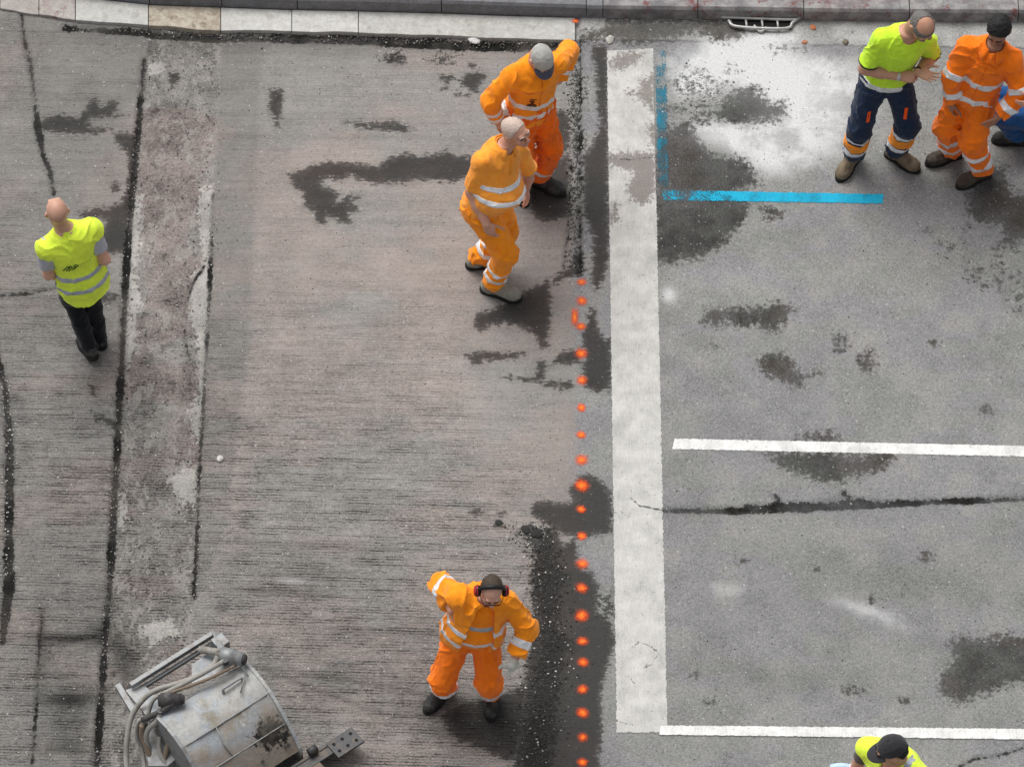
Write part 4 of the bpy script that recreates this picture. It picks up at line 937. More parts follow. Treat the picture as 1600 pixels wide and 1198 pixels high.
# ================================================================== materials of the figures
def cloth(name, col, dirt=None, amt=.25, rough=.85, fold=.12, weave=420, sheen=.15):
    n = N(name); w_ = n.noise(weave, 2, .6); m = n.noise(7, 4, .6); f = n.noise(26, 3, .6)
    c = n.scalecol(col, n.add(n.lin(m, .3, .7, 1 - fold, 1 + fold), n.lin(f, .3, .7, -.07, .07)))
    if dirt: c = n.mix(n.mul(n.ss(n.noise(11, 4, .7, n.map(loc=(2, 5, 1))), .50, .72), amt), c, dirt)
    return n.done(c, rough, n.bump(n.add(n.mul(w_, .3), n.math('ABSOLUTE', n.sub(n.noise(16, 3, .55, n.map((1, 1, .6)), 1.2), .5))), .012, .6), spec=.15, sheen=sheen)
def skin(name, col, stubble=0.0, scalp=None, red=.5):
    n = N(name); f = n.noise(60, 3, .6); m = n.noise(18, 3, .6)
    c = n.scalecol(col, n.lin(m, .3, .7, .90, 1.08)); c = n.mix(n.mul(n.attr('ruddy'), red), c, (col[0] * .95, col[1] * .62, col[2] * .55))
    c = n.mix(n.mul(n.attr('lip'), .75), c, (.36, .11, .085))
    if stubble: c = n.mix(n.mul(n.attr('jaw'), stubble), c, (.10, .085, .075))
    if scalp: c = n.mix(n.mul(n.attr('scalp'), scalp[0]), c, scalp[1])
    n.b.inputs['Subsurface Weight'].default_value = .12; n.b.inputs['Subsurface Radius'].default_value = (.012, .004, .002); n.b.inputs['Subsurface Scale'].default_value = .4
    return n.done(c, .48, n.bump(f, .002, .4), spec=.4)
def hairm(name, c1, c2):
    n = N(name); f = n.noise(1, 3, .7, n.map((320, 320, 60))); return n.done(n.mix(n.ss(f, .35, .65), c1, c2), .6, n.bump(f, .003, .8), spec=.3)
M_or = cloth('fluorescent_orange_cloth', (1.0, .205, .008), (.95, .125, .006), .35)
M_or_y = cloth('amber_orange_cloth', (1.0, .315, .012), (.98, .19, .006), .4)
M_or_d = cloth('soiled_orange_cloth', (.90, .155, .005), (.22, .05, .014), .65)
M_polo = cloth('orange_polo_knit', (1.0, .37, .045), (1.0, .24, .018), .45)
M_lime = cloth('lime_yellow_cloth', (.60, .92, .045), (.44, .72, .04), .35)
M_vest = cloth('yellow_vest_cloth', (.80, 1.0, .075), (.62, .86, .05), .3)
M_navy = cloth('navy_work_cloth', (.012, .024, .055), (.02, .04, .075), .4)
M_black = cloth('black_trouser_cloth', (.008, .009, .012), (.014, .016, .02), .3)
M_blue_c = cloth('blue_work_cloth', (.012, .075, .23), (.01, .03, .08), .5)
M_grey_c = cloth('light_grey_shirt_cloth', (.42, .43, .48))
M_tape = N('silver_reflective_tape'); _t = M_tape; M_tape = _t.done(_t.scalecol((.80, .81, .83), _t.lin(_t.noise(16, 3, .6), .3, .7, .74, 1.1)), .42, _t.bump(_t.noise(30, 2, .6), .004, .5), metal=.15, spec=.5)
M_tape_g = N('grey_reflective_tape'); _t = M_tape_g; M_tape_g = _t.done(_t.scalecol((.40, .44, .50), _t.lin(_t.noise(16, 3, .6), .3, .7, .75, 1.12)), .4, metal=.2, spec=.5)
M_piping = cloth('dark_piping', (.015, .016, .02))
def leather(name, c1, c2):
    n = N(name); m = n.noise(14, 4, .65); f = n.noise(80, 3, .7); return n.done(n.mix(n.ss(m, .4, .65), c1, c2), .72, n.bump(f, .003, .6), spec=.3)
M_bootk = leather('black_dusty_leather', (.020, .020, .020), (.065, .063, .058)); M_boott = leather('tan_dusty_suede', (.20, .155, .105), (.125, .092, .06))
M_bootb = leather('dark_brown_leather', (.040, .030, .024), (.085, .068, .052)); M_bootg = leather('pale_grey_suede', (.30, .29, .24), (.21, .20, .165))
M_sole = N('rubber_sole').done((.012, .012, .012), .8); M_eye = N('eye').done((.035, .025, .02), .25)
M_sk1 = skin('fair_ruddy_skin', (.57, .30, .21), red=.45); M_sk2 = skin('tanned_skin', (.52, .275, .18), stubble=.3); M_sk3 = skin('warm_skin', (.62, .335, .245), stubble=.15, red=.4)
M_sk4 = skin('brown_skin', (.33, .165, .105), stubble=.3); M_sk5 = skin('shaved_head_skin', (.62, .35, .25), stubble=.3, scalp=(.28, (.20, .11, .08)))
M_hblack = hairm('black_hair', (.006, .006, .007), (.02, .019, .02)); M_hbrown = hairm('brown_hair', (.035, .022, .015), (.08, .055, .04)); M_hgrey = hairm('grey_hair', (.10, .095, .09), (.20, .19, .18)); M_hwhite = hairm('short_white_hair', (.50, .36, .29), (.62, .52, .46))
M_capg = cloth('light_grey_cap_cloth', (.40, .395, .37)); M_capd = cloth('slate_blue_cap_cloth', (.085, .095, .14)); M_capk = cloth('charcoal_cap_cloth', (.035, .035, .040))
M_glove = cloth('white_work_glove', (.62, .63, .58), (.40, .38, .32), .4); M_plk = N('black_plastic').done((.012, .012, .013), .45); M_plr = N('red_plastic').done((.42, .018, .03), .4)
M_ink = N('dark_green_print').done((.004, .05, .02), .8); M_ink2 = N('pale_green_print').done((.42, .62, .10), .8); M_inkk = N('dark_print').done((.10, .035, .012), .9); M_ink3 = N('charcoal_print').done((.04, .04, .04), .8)
M_brown = cloth('taupe_shirt_cloth', (.10, .085, .075))
M_mask = N('pale_blue_mask_paper').done((.50, .66, .82), .8); M_white_s = N('white_strap').done((.78, .78, .78), .6); M_metal_s = metal_mat('steel_watch', (.55, .55, .55), .35, .0)
M_orp = cloth('orange_flash_cloth', (.95, .10, .01)); M_tee = cloth('orange_tee_knit', (1.0, .27, .006), (.98, .2, .006), .4)
LB = -.026                       # level of the milled lane
X_, Y_ = np.array([1., 0, 0]), np.array([0, 1., 0])

# ------------------------------------------------------------------ man in the yellow vest, seen from behind
p = Person('person', 'bald man in yellow reflective vest and black trousers walking away', LB, [(141,557,118,18), (156,536,112,0)], (127,430,.955), 112, (103,362), 112, (89,331,True), (106,-6), [
    dict(el=(76,428,False), wr=(100,425,False)), dict(el=(163,405,False), wr=(150,395,False))], sc=1.04, width=.98)
p.hands = [dict(dir=yawv(60) - UP * .4, palm=yawv(-30)), dict(dir=yawv(150) - UP * .4, palm=yawv(-150))]
p.body(M_sk5)
sh = p.top('shirt', M_grey_c, .003, sleeve=(.066, .066, .05, .66), hem=-.1, wr=.005, neck_t=1.02, seed=4)
tr = p.bottoms(M_black, r=(.100, .078, .066, .060), end=.06, wr=.007, top_t=-.02, grow=.008)
v = p.top('vest', M_vest, .029, sleeve=(.064, .066, .06, .18), hem=-.34, flare=.0, wr=.009, neck_t=1.03, seed=3, wsc=6)
p.tband(v, .22, .020, M_tape_g, (.05, .0)); p.tband(v, -.02, .020, M_tape_g, (.05, .0))
fr = (p.P + (p.Nk - p.P) * .52 - p.sf * .0, p.sr, p.u, p.sf)
def arc(cx, cy, rx, ry, a0, a1, n=7): return [(cx + rx * math.cos(math.radians(a0 + (a1 - a0) * i / n)), cy + ry * math.sin(math.radians(a0 + (a1 - a0) * i / n))) for i in range(n + 1)]
p.decal('emblem', v, fr, [[(-.125, -.035), (-.085, .028), (-.072, .028), (-.088, -.012)], [(-.105, -.032), (-.075, .010), (-.062, .008)], [(-.088, -.030), (-.066, -.004), (-.052, -.028)], [(-.066, .034), (-.052, .006), (-.038, -.018)], arc(-.040, .008, .030, .024, 95, -85), [(-.056, -.022), (-.036, -.018)], arc(-.042, .008, .014, .010, 90, -90)], .0085, M_ink, steps=3)
p.decal('printed_line', v, fr, [[(.0 + .026 * i, .004 + .002 * (i % 2)), (.014 + .026 * i, .004)] for i in range(6)], .012, M_ink2, steps=2)
p.boots(M_bootk, M_sole, size=.98)

# ------------------------------------------------------------------ man with the grey cap
p = Person('person', 'worker in soiled orange suit and light grey cap with hand on hip', LB, [(842,288,-28,0), (808,290,-75,0)], (826,166,.965), -62, (838,99), -68, (845,92,True), (-60,44), [
    dict(el=(889,80,False), wr=(873,126,False)), dict(el=(766,158,False), wr=(777,188,False))], sc=1.04, width=1.0)
p.hands = [dict(dir=-X_ * .6 - UP * .7 - Y_ * .2, palm=-X_ + Y_ * .3, curl=(40, 45, 50, 50)), dict(dir=-UP + X_ * .15, palm=X_, curl=(35, 40, 45, 45))]
p.body(M_sk3); p.eyes(M_eye, M_hgrey)
tr = p.bottoms(M_or_d, r=(.104, .088, .084, .082), wr=.013); j = p.top('jacket', M_or_y, .024, sleeve=(.076, .070, .060, 1.9), hem=-.16, collar=.05, wr=.010, seed=5)
for t in (.30, .06): p.tband(j, t, .029, M_tape, (-.08, 0))
for i in (0, 1):
    p.sband(j, i, 1.45 if i else 1.6, .022, M_tape)
    if i: p.sband(j, i, 1.75, .020, M_tape)
    p.lband(tr, i, 1.62, .024, M_tape)
fr = (p.P + (p.Nk - p.P) * .5, p.sr, p.u, -p.sf)
p.decal('zip', j, fr, [[(-.004, -.32), (0, .0), (-.002, .22)]], .008, M_or_d); p.decal('oil_stain', j, fr, [[(.03, .02), (.085, .025)], [(.045, -.012), (.08, -.01)], [(.03, -.05), (.09, -.055)], [(.02, -.07), (.10, -.072)], [(.055, .0), (.06, -.06)]], .020, M_inkk, steps=3)
p.decal('pocket_seam', j, fr, [[(.04, .10), (.13, .10)], [(-.13, .10), (-.04, .10)], [(.13, .10), (.13, -.02), (.04, -.02), (.04, .10)]][:1], .006, M_or_d)
p.boots(M_bootk, M_sole, size=1.04); c_ = p.cap_hat(M_capg, M_capd, -8, brim_l=.108, brim_w=.082)
fr = (p.cap_c, p.hd_r, p.cap_ax[2], -p.cap_ax[1]); p.decal('cap_lettering', c_, fr, [[(-.030, .030), (-.030, .044), (-.016, .044), (-.016, .030), (-.030, .030)], [(-.006, .030), (-.006, .044), (.004, .037), (.010, .044), (.010, .030)], [(.018, .030), (.018, .044), (.030, .040), (.020, .037), (.032, .032)]], .006, M_ink3, steps=2)

# ------------------------------------------------------------------ bareheaded man in the polo
p = Person('person', 'white haired worker in orange polo shirt stepping forward beside the puddle', LB, [(746,415,8,0), (768,456,-22,0)], (758,312,.955), -30, (784,228), -48, (806,207,True), (-40,-6,-8), [
    dict(el=(826,268,False), wr=(822,294,False), sh=(0, -.01, 0)), dict(el=(737,300,False), wr=(760,350,False))], sc=1.07, width=.98, belly=.13, neck_near=True)
p.hands = [dict(dir=-UP + X_ * .1, palm=-X_ * .6 - Y_ * .2, curl=(22, 28, 32, 36)), dict(dir=-UP + X_ * .35 - Y_ * .2, palm=X_ * .3 + Y_, curl=(20, 24, 28, 32), thumb=20)]
p.body(M_sk1); p.eyes(M_eye, M_hwhite)
p.hair(M_hwhite, lambda x, y, z: np.maximum(y * .9 - z * .55 - .006, -z - .045), off=.004, wr=.003)
tr = p.bottoms(M_or_y, r=(.108, .088, .080, .078), wr=.012); j = p.top('polo_shirt', M_polo, .018, sleeve=(.070, .070, .06, .86), hem=-.12, collar=.03, wr=.007, seed=8, wsc=6)
p.tband(j, .50, .020, M_tape); p.tband(j, .31, .022, M_tape)
for i in (0, 1): p.lband(tr, i, 1.46, .018, M_tape); p.lband(tr, i, 1.66, .024, M_tape)
fr = (p.P + (p.Nk - p.P) * .8, p.sr, p.u, -p.sf); p.decal('placket', j, fr, [[(0, -.06), (0, .07)]], .022, M_or_y)
hp = p.hips[1]; fr = (hp - UP * .12, p.hf, UP, -p.hr); p.decal('pocket_flap', tr, fr, [[(-.03, .03), (-.012, -.03)]], .028, M_piping); p.decal('pocket_trim', tr, fr, [[(-.012, -.03), (.004, -.075)]], .024, M_tape)
p.boots(M_bootg, M_sole, size=1.06)

# ------------------------------------------------------------------ man with ear defenders
p = Person('person', 'worker with red and black ear defenders and white glove pointing at the ground', LB, [(767,1087,-88,0), (695,1084,-132,0)], (738,984,.86), -88, (757,930), -84, (768,923,True), (-88,20,6), [
    dict(el=(824,982,False), wr=(803,1032,False)), dict(el=(689,911,False), wr=(706,953,True), sh=(.0, .05, 0))], sc=.98, width=1.02, belly=.07)
p.hands = [dict(dir=-UP - X_ * .05 - Y_ * .12, palm=-X_ * .5 + Y_ * .8, curl=(6, 66, 70, 72), thumb=40), dict(dir=X_ * .7 - UP * .5, palm=Y_ * -1)]
p.body(M_sk3); p.eyes(M_eye, M_hbrown)
p.hair(M_hbrown, lambda x, y, z: np.maximum(y * .9 - z * .1 + .010, -z - .05), off=.007, wr=.004)
tr = p.bottoms(M_or, r=(.110, .093, .088, .088), wr=.011, end=.13)
t_ = p.top('tee_shirt', M_tee, .016, sleeve=None, hem=-.06, wr=.005, seed=6); p.tband(t_, .55, .022, M_tape_g); p.tband(t_, .20, .024, M_tape)
opn = cap(p.Nk + p.sf * .13 - p.u * .04, p.P + p.sf * .25 - p.u * .08, .065, .150)
j = p.top('jacket', M_or_y, .038, sleeve=(.080, .076, .066, 1.82), hem=-.14, flare=.05, wr=.012, opening=opn, seed=9, neck_t=1.0)
p.tband(j, .13, .028, M_tape, (.05, 0)); p.tband(j, .44, .024, M_tape, (.1, 0)); p.tband(j, .42, .022, M_tape, (.05, 0)) if 0 else None
for i in (0, 1): p.sband(j, i, 1.42, .032, M_tape); p.lband(tr, i, 1.60, .028, M_tape)
p.sband(j, 1, .72, .020, M_tape)
fr = (p.P + (p.Nk - p.P) * .5, p.sr, p.u, -p.sf); p.decal('pocket_flap', j, fr, [[(-.20, .06), (-.13, .065)]], .009, M_or); [p.decal('front_edge', j, fr, [[(q * .13, -.27), (q * .10, -.05), (q * .07, .12), (q * .06, .22)]], .010, M_or) for q in (1, -1)]
p.boots(M_bootk, M_sole, size=1.05, high=.20)
g = Grid(p.wr[0] - .24, p.wr[0] + .2, .0042)
for q, kk in p.hand_prims(0, p.hands[0], .0035): g.add(q, kk)
g.add(cap(p.wr[0] - unit(p.wr[0] - p.el[0]) * .006, p.wr[0] + unit(p.wr[0] - p.el[0]) * .03, .034, .034), .01); g.wrinkle(.002, 40, 1); make('glove', g, M_glove, p.root, p.root)
em = MB().tube([p.at(.098 * math.sin(a), -.006 + .010 * max(0, math.cos(a)), .010 + .120 * math.cos(a)) for a in np.linspace(-1.45, 1.45, 18)], .012, 8, rr=[.010 + .007 * math.cos(a) for a in np.linspace(-1.45, 1.45, 18)])
eo = tubes('headband', em, M_plk, p.root, p.root)
for sx in (-1, 1):
    a_ = lambda d: p.at(sx * (.078 + d), -.004, -.008)
    cup = tubes('ear_cup', MB().tube([a_(.0), a_(.012), a_(.014), a_(.036), a_(.044)], .04, 20, rr=[.036, .040, .042, .040, .026]), M_plk, p.root, p.root)
    tubes('red_shell', MB().tube([a_(.022), a_(.026), a_(.0465), a_(.050)], .03, 20, rr=[.0425, .0432, .031, .012]), M_plr, cup, p.root)
gl = MB()
for sx in (-1, 1): gl.tube([p.at(sx * .034 + .023 * math.cos(a), .106, .006 + .017 * math.sin(a)) for a in np.linspace(0, 2 * math.pi, 17)], .0026, 5, caps=False); gl.tube([p.at(sx * .057, .104, .010), p.at(sx * .080, .06, .010), p.at(sx * .084, .0, .006)], .0026, 5)
gl.tube([p.at(-.011, .108, .009), p.at(.011, .108, .009)], .0026, 5); tubes('glasses', gl, M_plk, p.root, p.root)

# ------------------------------------------------------------------ man in the lime shirt
p = Person('person', 'worker in lime green shirt and navy trousers counting on his open palm', 0.0, [(1398,247,-38,0), (1332,253,-122,0)], (1384,118,1.0), -84, (1417,52), -80, (1441,41,True), (-72,55), [
    dict(el=(1457,88,False), wr=(1435,112,True)), dict(el=(1351,108,False), wr=(1407,120,True))], sc=1.09, width=.95, sh_tilt=0)
p.hands = [dict(dir=X_ * .75 - Y_ * .5 + UP * .05, palm=UP * 1 - Y_ * .3, curl=(10, 12, 16, 20), thumb=-10, spread=8), dict(dir=X_ + UP * .05 - Y_ * .1, palm=-UP * .8 + Y_ * .5, curl=(14, 55, 62, 66), thumb=35)]
p.body(M_sk2); p.eyes(M_eye, M_hgrey)
p.hair(M_hgrey, lambda x, y, z: np.maximum(np.maximum(.064 - np.sqrt((x * 1.0) ** 2 + (y + .02) ** 2) * np.where(z > .03, 1, 9), y - z * .2 - .052), -z - .045), off=.004, wr=.004)
tr = p.bottoms(M_navy, r=(.104, .086, .080, .076), wr=.010, top_t=.0, grow=.006); j = p.top('shirt', M_lime, .014, sleeve=(.068, .070, .062, .80), hem=-.06, wr=.009, seed=11)
p.tband(j, -.01, .030, M_tape); 
for i in (0, 1):
    p.band(j, p.gt, p.sl[i][0], p.sh[i] + (p.el[i] - p.sh[i]) * .785, p.el[i] - p.sh[i], .008, M_piping, 'cuff_trim', rg=.03)
    p.lband(tr, i, 1.20, .020, M_tape); p.lband(tr, i, 1.42, .065, M_orp if 0 else M_or_y, 'orange_band'); p.lband(tr, i, 1.66, .032, M_tape)
    s_ = 1 if i else -1; fr = (p.hips[i] + (p.knees[i] - p.hips[i]) * .6, p.hf, UP, -p.hr * s_) if 0 else (p.hips[i] + (p.knees[i] - p.hips[i]) * .55, X_, UP, Y_)
    p.decal('pocket_flash', tr, fr, [[(.02 - .0 * s_, .05), (.012, -.05)]], .026, M_orp)
c0 = p.Nk + p.sf * .008 - p.u * .012
tubes('collar_trim', MB().tube([c0 + p.sr * .078 * math.cos(a) + p.sf * (.072 * math.sin(a) + .018) - p.u * (.028 * math.sin(a)) for a in np.linspace(0, 2 * math.pi, 25)], .007, 6, caps=False), M_piping, j, p.root)
wd = unit(p.wr[1] - p.el[1]); tubes('wristwatch', MB().tube([p.wr[1] - wd * .020, p.wr[1] + wd * .004], .036, 14), M_metal_s, p.root, p.root)
wd = unit(p.wr[0] - p.el[0]); tubes('wristband', MB().tube([p.wr[0] - wd * .018, p.wr[0] + wd * .006], .037, 14), M_piping, p.root, p.root)
p.boots(M_boott, M_sole, size=1.02)

# ------------------------------------------------------------------ dark haired man in the orange suit
p = Person('person', 'black haired worker in bright orange suit standing at the right edge', 0.0, [(1533,277,-148,0), (1488,246,-160,0)], (1522,138,.975), -112, (1553,72), -104, (1561,47,True), (-112,28), [
    dict(el=(1597,146,False), wr=(1560,182,False)), dict(el=(1487,121,False), wr=(1486,158,False), sh=(.02, 0, .02))], sc=1.05, width=.90)
p.hands = [dict(dir=-UP - X_ * .35, palm=-X_ * .5 + Y_ * .4, curl=(35, 40, 45, 45)), dict(dir=-UP + X_ * .05, palm=X_ * .8 + Y_ * .2, curl=(30, 34, 38, 40))]
p.body(M_sk4); p.eyes(M_eye, M_hblack)
p.hair(M_hblack, lambda x, y, z: np.maximum(y * .9 - z * .62 - .020, -z - .058 + np.maximum(y - .0, 0) * .9), off=.010, wr=.006)
tr = p.bottoms(M_or, r=(.108, .093, .090, .088), wr=.012); j = p.top('jacket', M_or, .028, sleeve=(.078, .072, .063, 1.92), hem=-.20, collar=.06, wr=.011, seed=13, wsc=7)
for t in (.38, .0): p.tband(j, t, .031, M_tape)
for i in (0, 1):
    p.sband(j, i, .82, .029, M_tape); p.sband(j, i, 1.55, .029, M_tape); p.lband(tr, i, 1.36, .030, M_tape); p.lband(tr, i, 1.68, .027, M_tape)
fr = (p.P + (p.Nk - p.P) * .5, p.sr, p.u, -p.sf); p.decal('zip', j, fr, [[(.0, -.34), (0, .0), (.004, .24)]], .008, M_or_d); p.decal('pocket_flap', j, fr, [[(-.13, .11), (-.04, .105)]], .010, M_or_d)
p.decal('collar_edge', j, fr, [[(.006, .19), (.07, .17), (.11, .24)], [(-.006, .19), (-.07, .17), (-.11, .24)]], .010, M_or_d)
p.boots(M_bootb, M_sole, size=1.02)

# ------------------------------------------------------------------ crouching man at the right edge
p = Person('person', 'crouching worker in blue trousers partly hidden behind the orange suit', 0.0, [(1592,223,178,0), (1600,196,172,0)], (1640,178,.36), 176, (1652,118), 176, (1640,98,True), (178,30), [
    dict(el=(1640,165,True), wr=(1618,160,True)), dict(el=(1640,135,True), wr=(1625,150,True))], sc=1.0, knee=[-X_ + UP * .6, -X_ + UP * .6])
p.hands = [dict(dir=-X_ - UP * .3, palm=Y_), dict(dir=-X_ - UP * .3, palm=-Y_)]
p.body(M_sk3, h=.008); p.bottoms(M_blue_c, r=(.108, .090, .082, .080), h=.008); p.top('jacket', M_blue_c, .03, sleeve=(.08, .074, .06, 1.9), collar=.04, h=.008); p.boots(M_bootk, M_sole)
p.hair(M_hbrown, lambda x, y, z: np.maximum(y * .9 - z * .5 - .03, -z - .05), off=.012)

# ------------------------------------------------------------------ man with the black cap at the lower edge
p = Person('person', 'man in charcoal cap and yellow vest cut off by the bottom edge', 0.0, [(1405,1356,-150,0), (1385,1338,-160,0)], (1400,1232,.955), -140, (1399,1180), -126, (1393,1171,True), (184,14), [
    dict(el=(1432,1240,False), wr=(1400,1262,True)), dict(el=(1334,1205,False), wr=(1330,1245,True), sh=(.02, -.01, .02))], sc=1.03, width=1.12)
p.hands = [dict(dir=-X_ - UP * .3, palm=Y_), dict(dir=-UP * .6 - Y_ * .6, palm=X_)]
p.body(M_sk2); p.eyes(M_eye, M_hblack); p.hair(M_hblack, lambda x, y, z: np.maximum(y * .9 - z * .4 + .035, -z - .05), off=.004)
p.top('shirt', M_brown, -.006, sleeve=(.056, .056, .05, .45), hem=-.1, wr=.0, neck_t=1.05); p.bottoms(M_navy, h=.008)
v = p.top('vest', M_vest, .026, sleeve=None, hem=-.3, flare=.05, wr=.006, neck_t=1.0, opening=cap(p.Nk + p.sf * .08 + p.u * .02, p.P + p.sf * .26, .055, .03), seed=15); p.tband(v, .1, .024, M_tape_g); p.tband(v, .35, .024, M_tape_g)
p.decal('shoulder_tape', v, (p.Nk, p.sr, p.sf, -p.u), [[(.115, -.12), (.115, .14)], [(-.115, -.12), (-.115, .14)]], .04, M_tape_g); p.boots(M_bootk, M_sole); p.cap_hat(M_capk, M_capk, -6, brim_l=.112, brim_w=.085)
wd = unit(p.wr[1] - p.el[1]); q0 = p.el[1] - unit(p.el[1] - p.sh[1]) * .05; ad = unit(p.el[1] - p.sh[1])
tubes('mask_strap', MB().tube([q0 - ad * .004, q0 + ad * .004], .0475, 16), M_white_s, p.root, p.root)
mc = q0 - X_ * .105 + UP * .0; m_ = MB(); nn = 9; Vm = []; Fm = []
for a in range(nn):
    for b_ in range(nn):
        u_, v_ = a / (nn - 1) * 2 - 1, b_ / (nn - 1) * 2 - 1; Vm.append(mc + X_ * .075 * u_ + (Y_ * .8 + UP * .3) * .042 * v_ * (1 - .35 * u_ * u_) + UP * (.022 * (1 - u_ * u_) * (1 - v_ * v_) + .003 * math.cos(v_ * 9)))
for a in range(nn - 1):
    for b_ in range(nn - 1): Fm.append((a * nn + b_, (a + 1) * nn + b_, (a + 1) * nn + b_ + 1, a * nn + b_ + 1))
mo = empty('face_mask', mc); tag(mo, 'pale blue surgical mask hanging on the forearm of the capped man', 'face mask'); mk = tubes('mask_sheet', m_.add(Vm, Fm), M_mask, mo, mo)
# ================================================================== milling attachment lying at the lower left
def hood_mat():
    n = N('dusty_grey_blue_paint'); m = n.noise(5, 4, .65); f = n.noise(40, 4, .7); s_ = n.noise(1, 3, .6, n.map((60, 9, 9)))
    c = n.mix(n.ss(m, .40, .62), (.33, .36, .39), (.42, .42, .405)); c = n.mix(n.ss(n.noise(3.2, 4, .6, n.map(loc=(3, 1, 0))), .50, .66), c, (.26, .235, .185))
    c = n.scalecol(c, n.add(n.lin(f, .3, .7, .84, 1.14), n.lin(s_, .3, .7, -.08, .08)))
    c = n.mix(n.mul(n.ss(n.noise(9, 4, .7), .62, .68), .7), c, (.52, .53, .53)); c = n.mix(n.mul(n.ss(f, .64, .72), .6), c, (.08, .055, .04))
    d_ = n.attr('mud'); c = n.mix(n.mul(n.ss(n.add(d_, n.lin(m, .3, .7, -.3, .3)), .2, .9), .75), c, (.20, .15, .105))
    b_ = n.attr('blot'); c = n.mix(n.ss(n.add(b_, n.lin(n.noise(22, 4, .7), .3, .7, -.35, .35)), .35, .62), c, (.018, .017, .015))
    c = n.mix(n.mul(n.ss(n.noise(2.1, 5, .7, n.map(loc=(5, 5, 5))), .45, .7), .5), c, (.24, .215, .18)); return n.done(c, .8, n.bump(n.add(f, n.mul(m, 2)), .005, .7), metal=0, spec=.2)
M_hood = hood_mat(); M_steel = metal_mat('dirty_grey_steel', (.26, .27, .275), .5, .6, (.15, .11, .08), .35); M_beam = metal_mat('dark_worn_steel', (.060, .060, .062), .5, .6, (.12, .09, .065), .4); M_rust = metal_mat('muddy_steel', (.17, .13, .10), .7, .6, (.10, .075, .055), .2)
M_hose = metal_mat('dusty_rubber_hose', (.30, .29, .265), .8, .55, (.15, .13, .11), 0); M_hoseb = metal_mat('brown_rubber_hose', (.20, .15, .11), .75, .5, (.12, .10, .085), 0); M_rub = metal_mat('black_dusty_rubber', (.045, .043, .042), .7, .4, (.12, .11, .10), 0)
A_ = unit(W(385, 1032, .55) - W(245, 1120, .55)); A_[2] = 0; A_ = unit(A_); B_ = np.array([A_[1], -A_[0], 0]); LEN = float(np.linalg.norm(W(385, 1032, .55) - W(245, 1120, .55)))
O_ = W(245, 1120, .55); O_[2] = LB
def L(a, b_, z): return O_ + A_ * a + B_ * b_ + UP * z
mac = tag(empty('milling_attachment', L(.45, .3, 0)), 'battered grey road milling attachment with hydraulic hoses', 'machinery')
PROF = [(-.04, .50), (.0, .555), (.10, .572), (.20, .562), (.30, .530), (.40, .470), (.50, .385), (.58, .30), (.65, .21)]
def hood(name, i0, i1, a0, a1, lift=0.0, nA=24):
    P = []; 
    for i in range(i0, i1):
        for t in range(4): P.append(np.array(PROF[i]) * (1 - t / 4) + np.array(PROF[i + 1]) * t / 4)
    P.append(np.array(PROF[i1])); n = len(P); V = []; bl = []; md = []
    for inner in (0, 1):
        for k in range(nA + 1):
            a = a0 + (a1 - a0) * k / nA
            for q in P:
                dz = -.012 * inner + lift + (.004 * math.sin(a * 9 + q[0] * 7) + .003 * math.sin(a * 21)) * (1 - inner)
                V.append(L(a, q[0] - .006 * inner, q[1] + dz)); bl.append(1 - math.hypot((a - .64) / .26, (q[0] - .50) / .15)); md.append((q[0] - .16) * 2.6)
    F = []; m = (nA + 1) * n
    for k in range(nA):
        for i in range(n - 1):
            F.append((k * n + i, k * n + i + 1, (k + 1) * n + i + 1, (k + 1) * n + i)); F.append((m + k * n + i, m + (k + 1) * n + i, m + (k + 1) * n + i + 1, m + k * n + i + 1))
    for k in range(nA):
        for i in (0, n - 1): F.append((k * n + i, (k + 1) * n + i, m + (k + 1) * n + i, m + k * n + i))
    for i in range(n - 1):
        for k in (0, nA): F.append((k * n + i, k * n + i + 1, m + k * n + i + 1, m + k * n + i))
    o = MB().add(V, F).build(name, M_hood, mac, smooth=False)
    for nm, arr in (('blot', bl), ('mud', md)):
        at = o.data.attributes.new(nm, 'FLOAT', 'POINT'); at.data.foreach_set('value', np.array(arr, np.float32))
    o.data.polygons.foreach_set('use_smooth', [True] * len(o.data.polygons)); o.data.set_sharp_from_angle(angle=.7)
    return o
h1 = hood('hood_panel', 0, 4, .02, LEN - .02); h2 = hood('hood_panel', 4, 6, .02, LEN - .02, -.004); h3 = hood('hood_panel', 6, 8, .02, LEN - .02, .002)
side = [(b_, z + .012) for b_, z in PROF] + [(.66, .05), (.52, .0), (.05, .0), (-.04, .08)]
for a in (-.005, LEN - .022): MB().prism([L(a, b_, z) for b_, z in side], A_ * .027).build('side_plate', M_hood if a > 0 else M_steel, mac, bevel=.003)
MB().tube([L(.04, .3, .24), L(LEN - .04, .3, .24)], .20, 20).build('drum', M_beam, mac, smooth=True)
# seams, weld beads and bolts on the hood
sm = MB()
for b0, z0 in (PROF[4], PROF[6]): sm.tube([L(a, b0, z0 + .004) for a in np.linspace(.04, LEN - .04, 12)], .005, 6)
sm.tube([L(.62, b_, z + .003) for b_, z in ((.30, .530), (.40, .470), (.50, .385))], .004, 6); sm.tube([L(.30, .30, .535), L(.28, .42, .455), L(.30, .5, .388)], .004, 6); sm.build('weld_seam', M_steel, mac, smooth=True)
for a in (.08, .28, .48, .68, LEN - .08): MB().tube([L(a, .60, .275), L(a, .612, .29)], .011, 6).build('bolt', M_beam, mac)
MB().tube(spline([L(.50, .12, .565), L(.505, .11, .602), L(.56, .11, .606), L(.64, .11, .606), L(.665, .115, .600), L(.67, .12, .562)], 4), .011, 8).build('lift_handle', M_steel, mac, smooth=True)
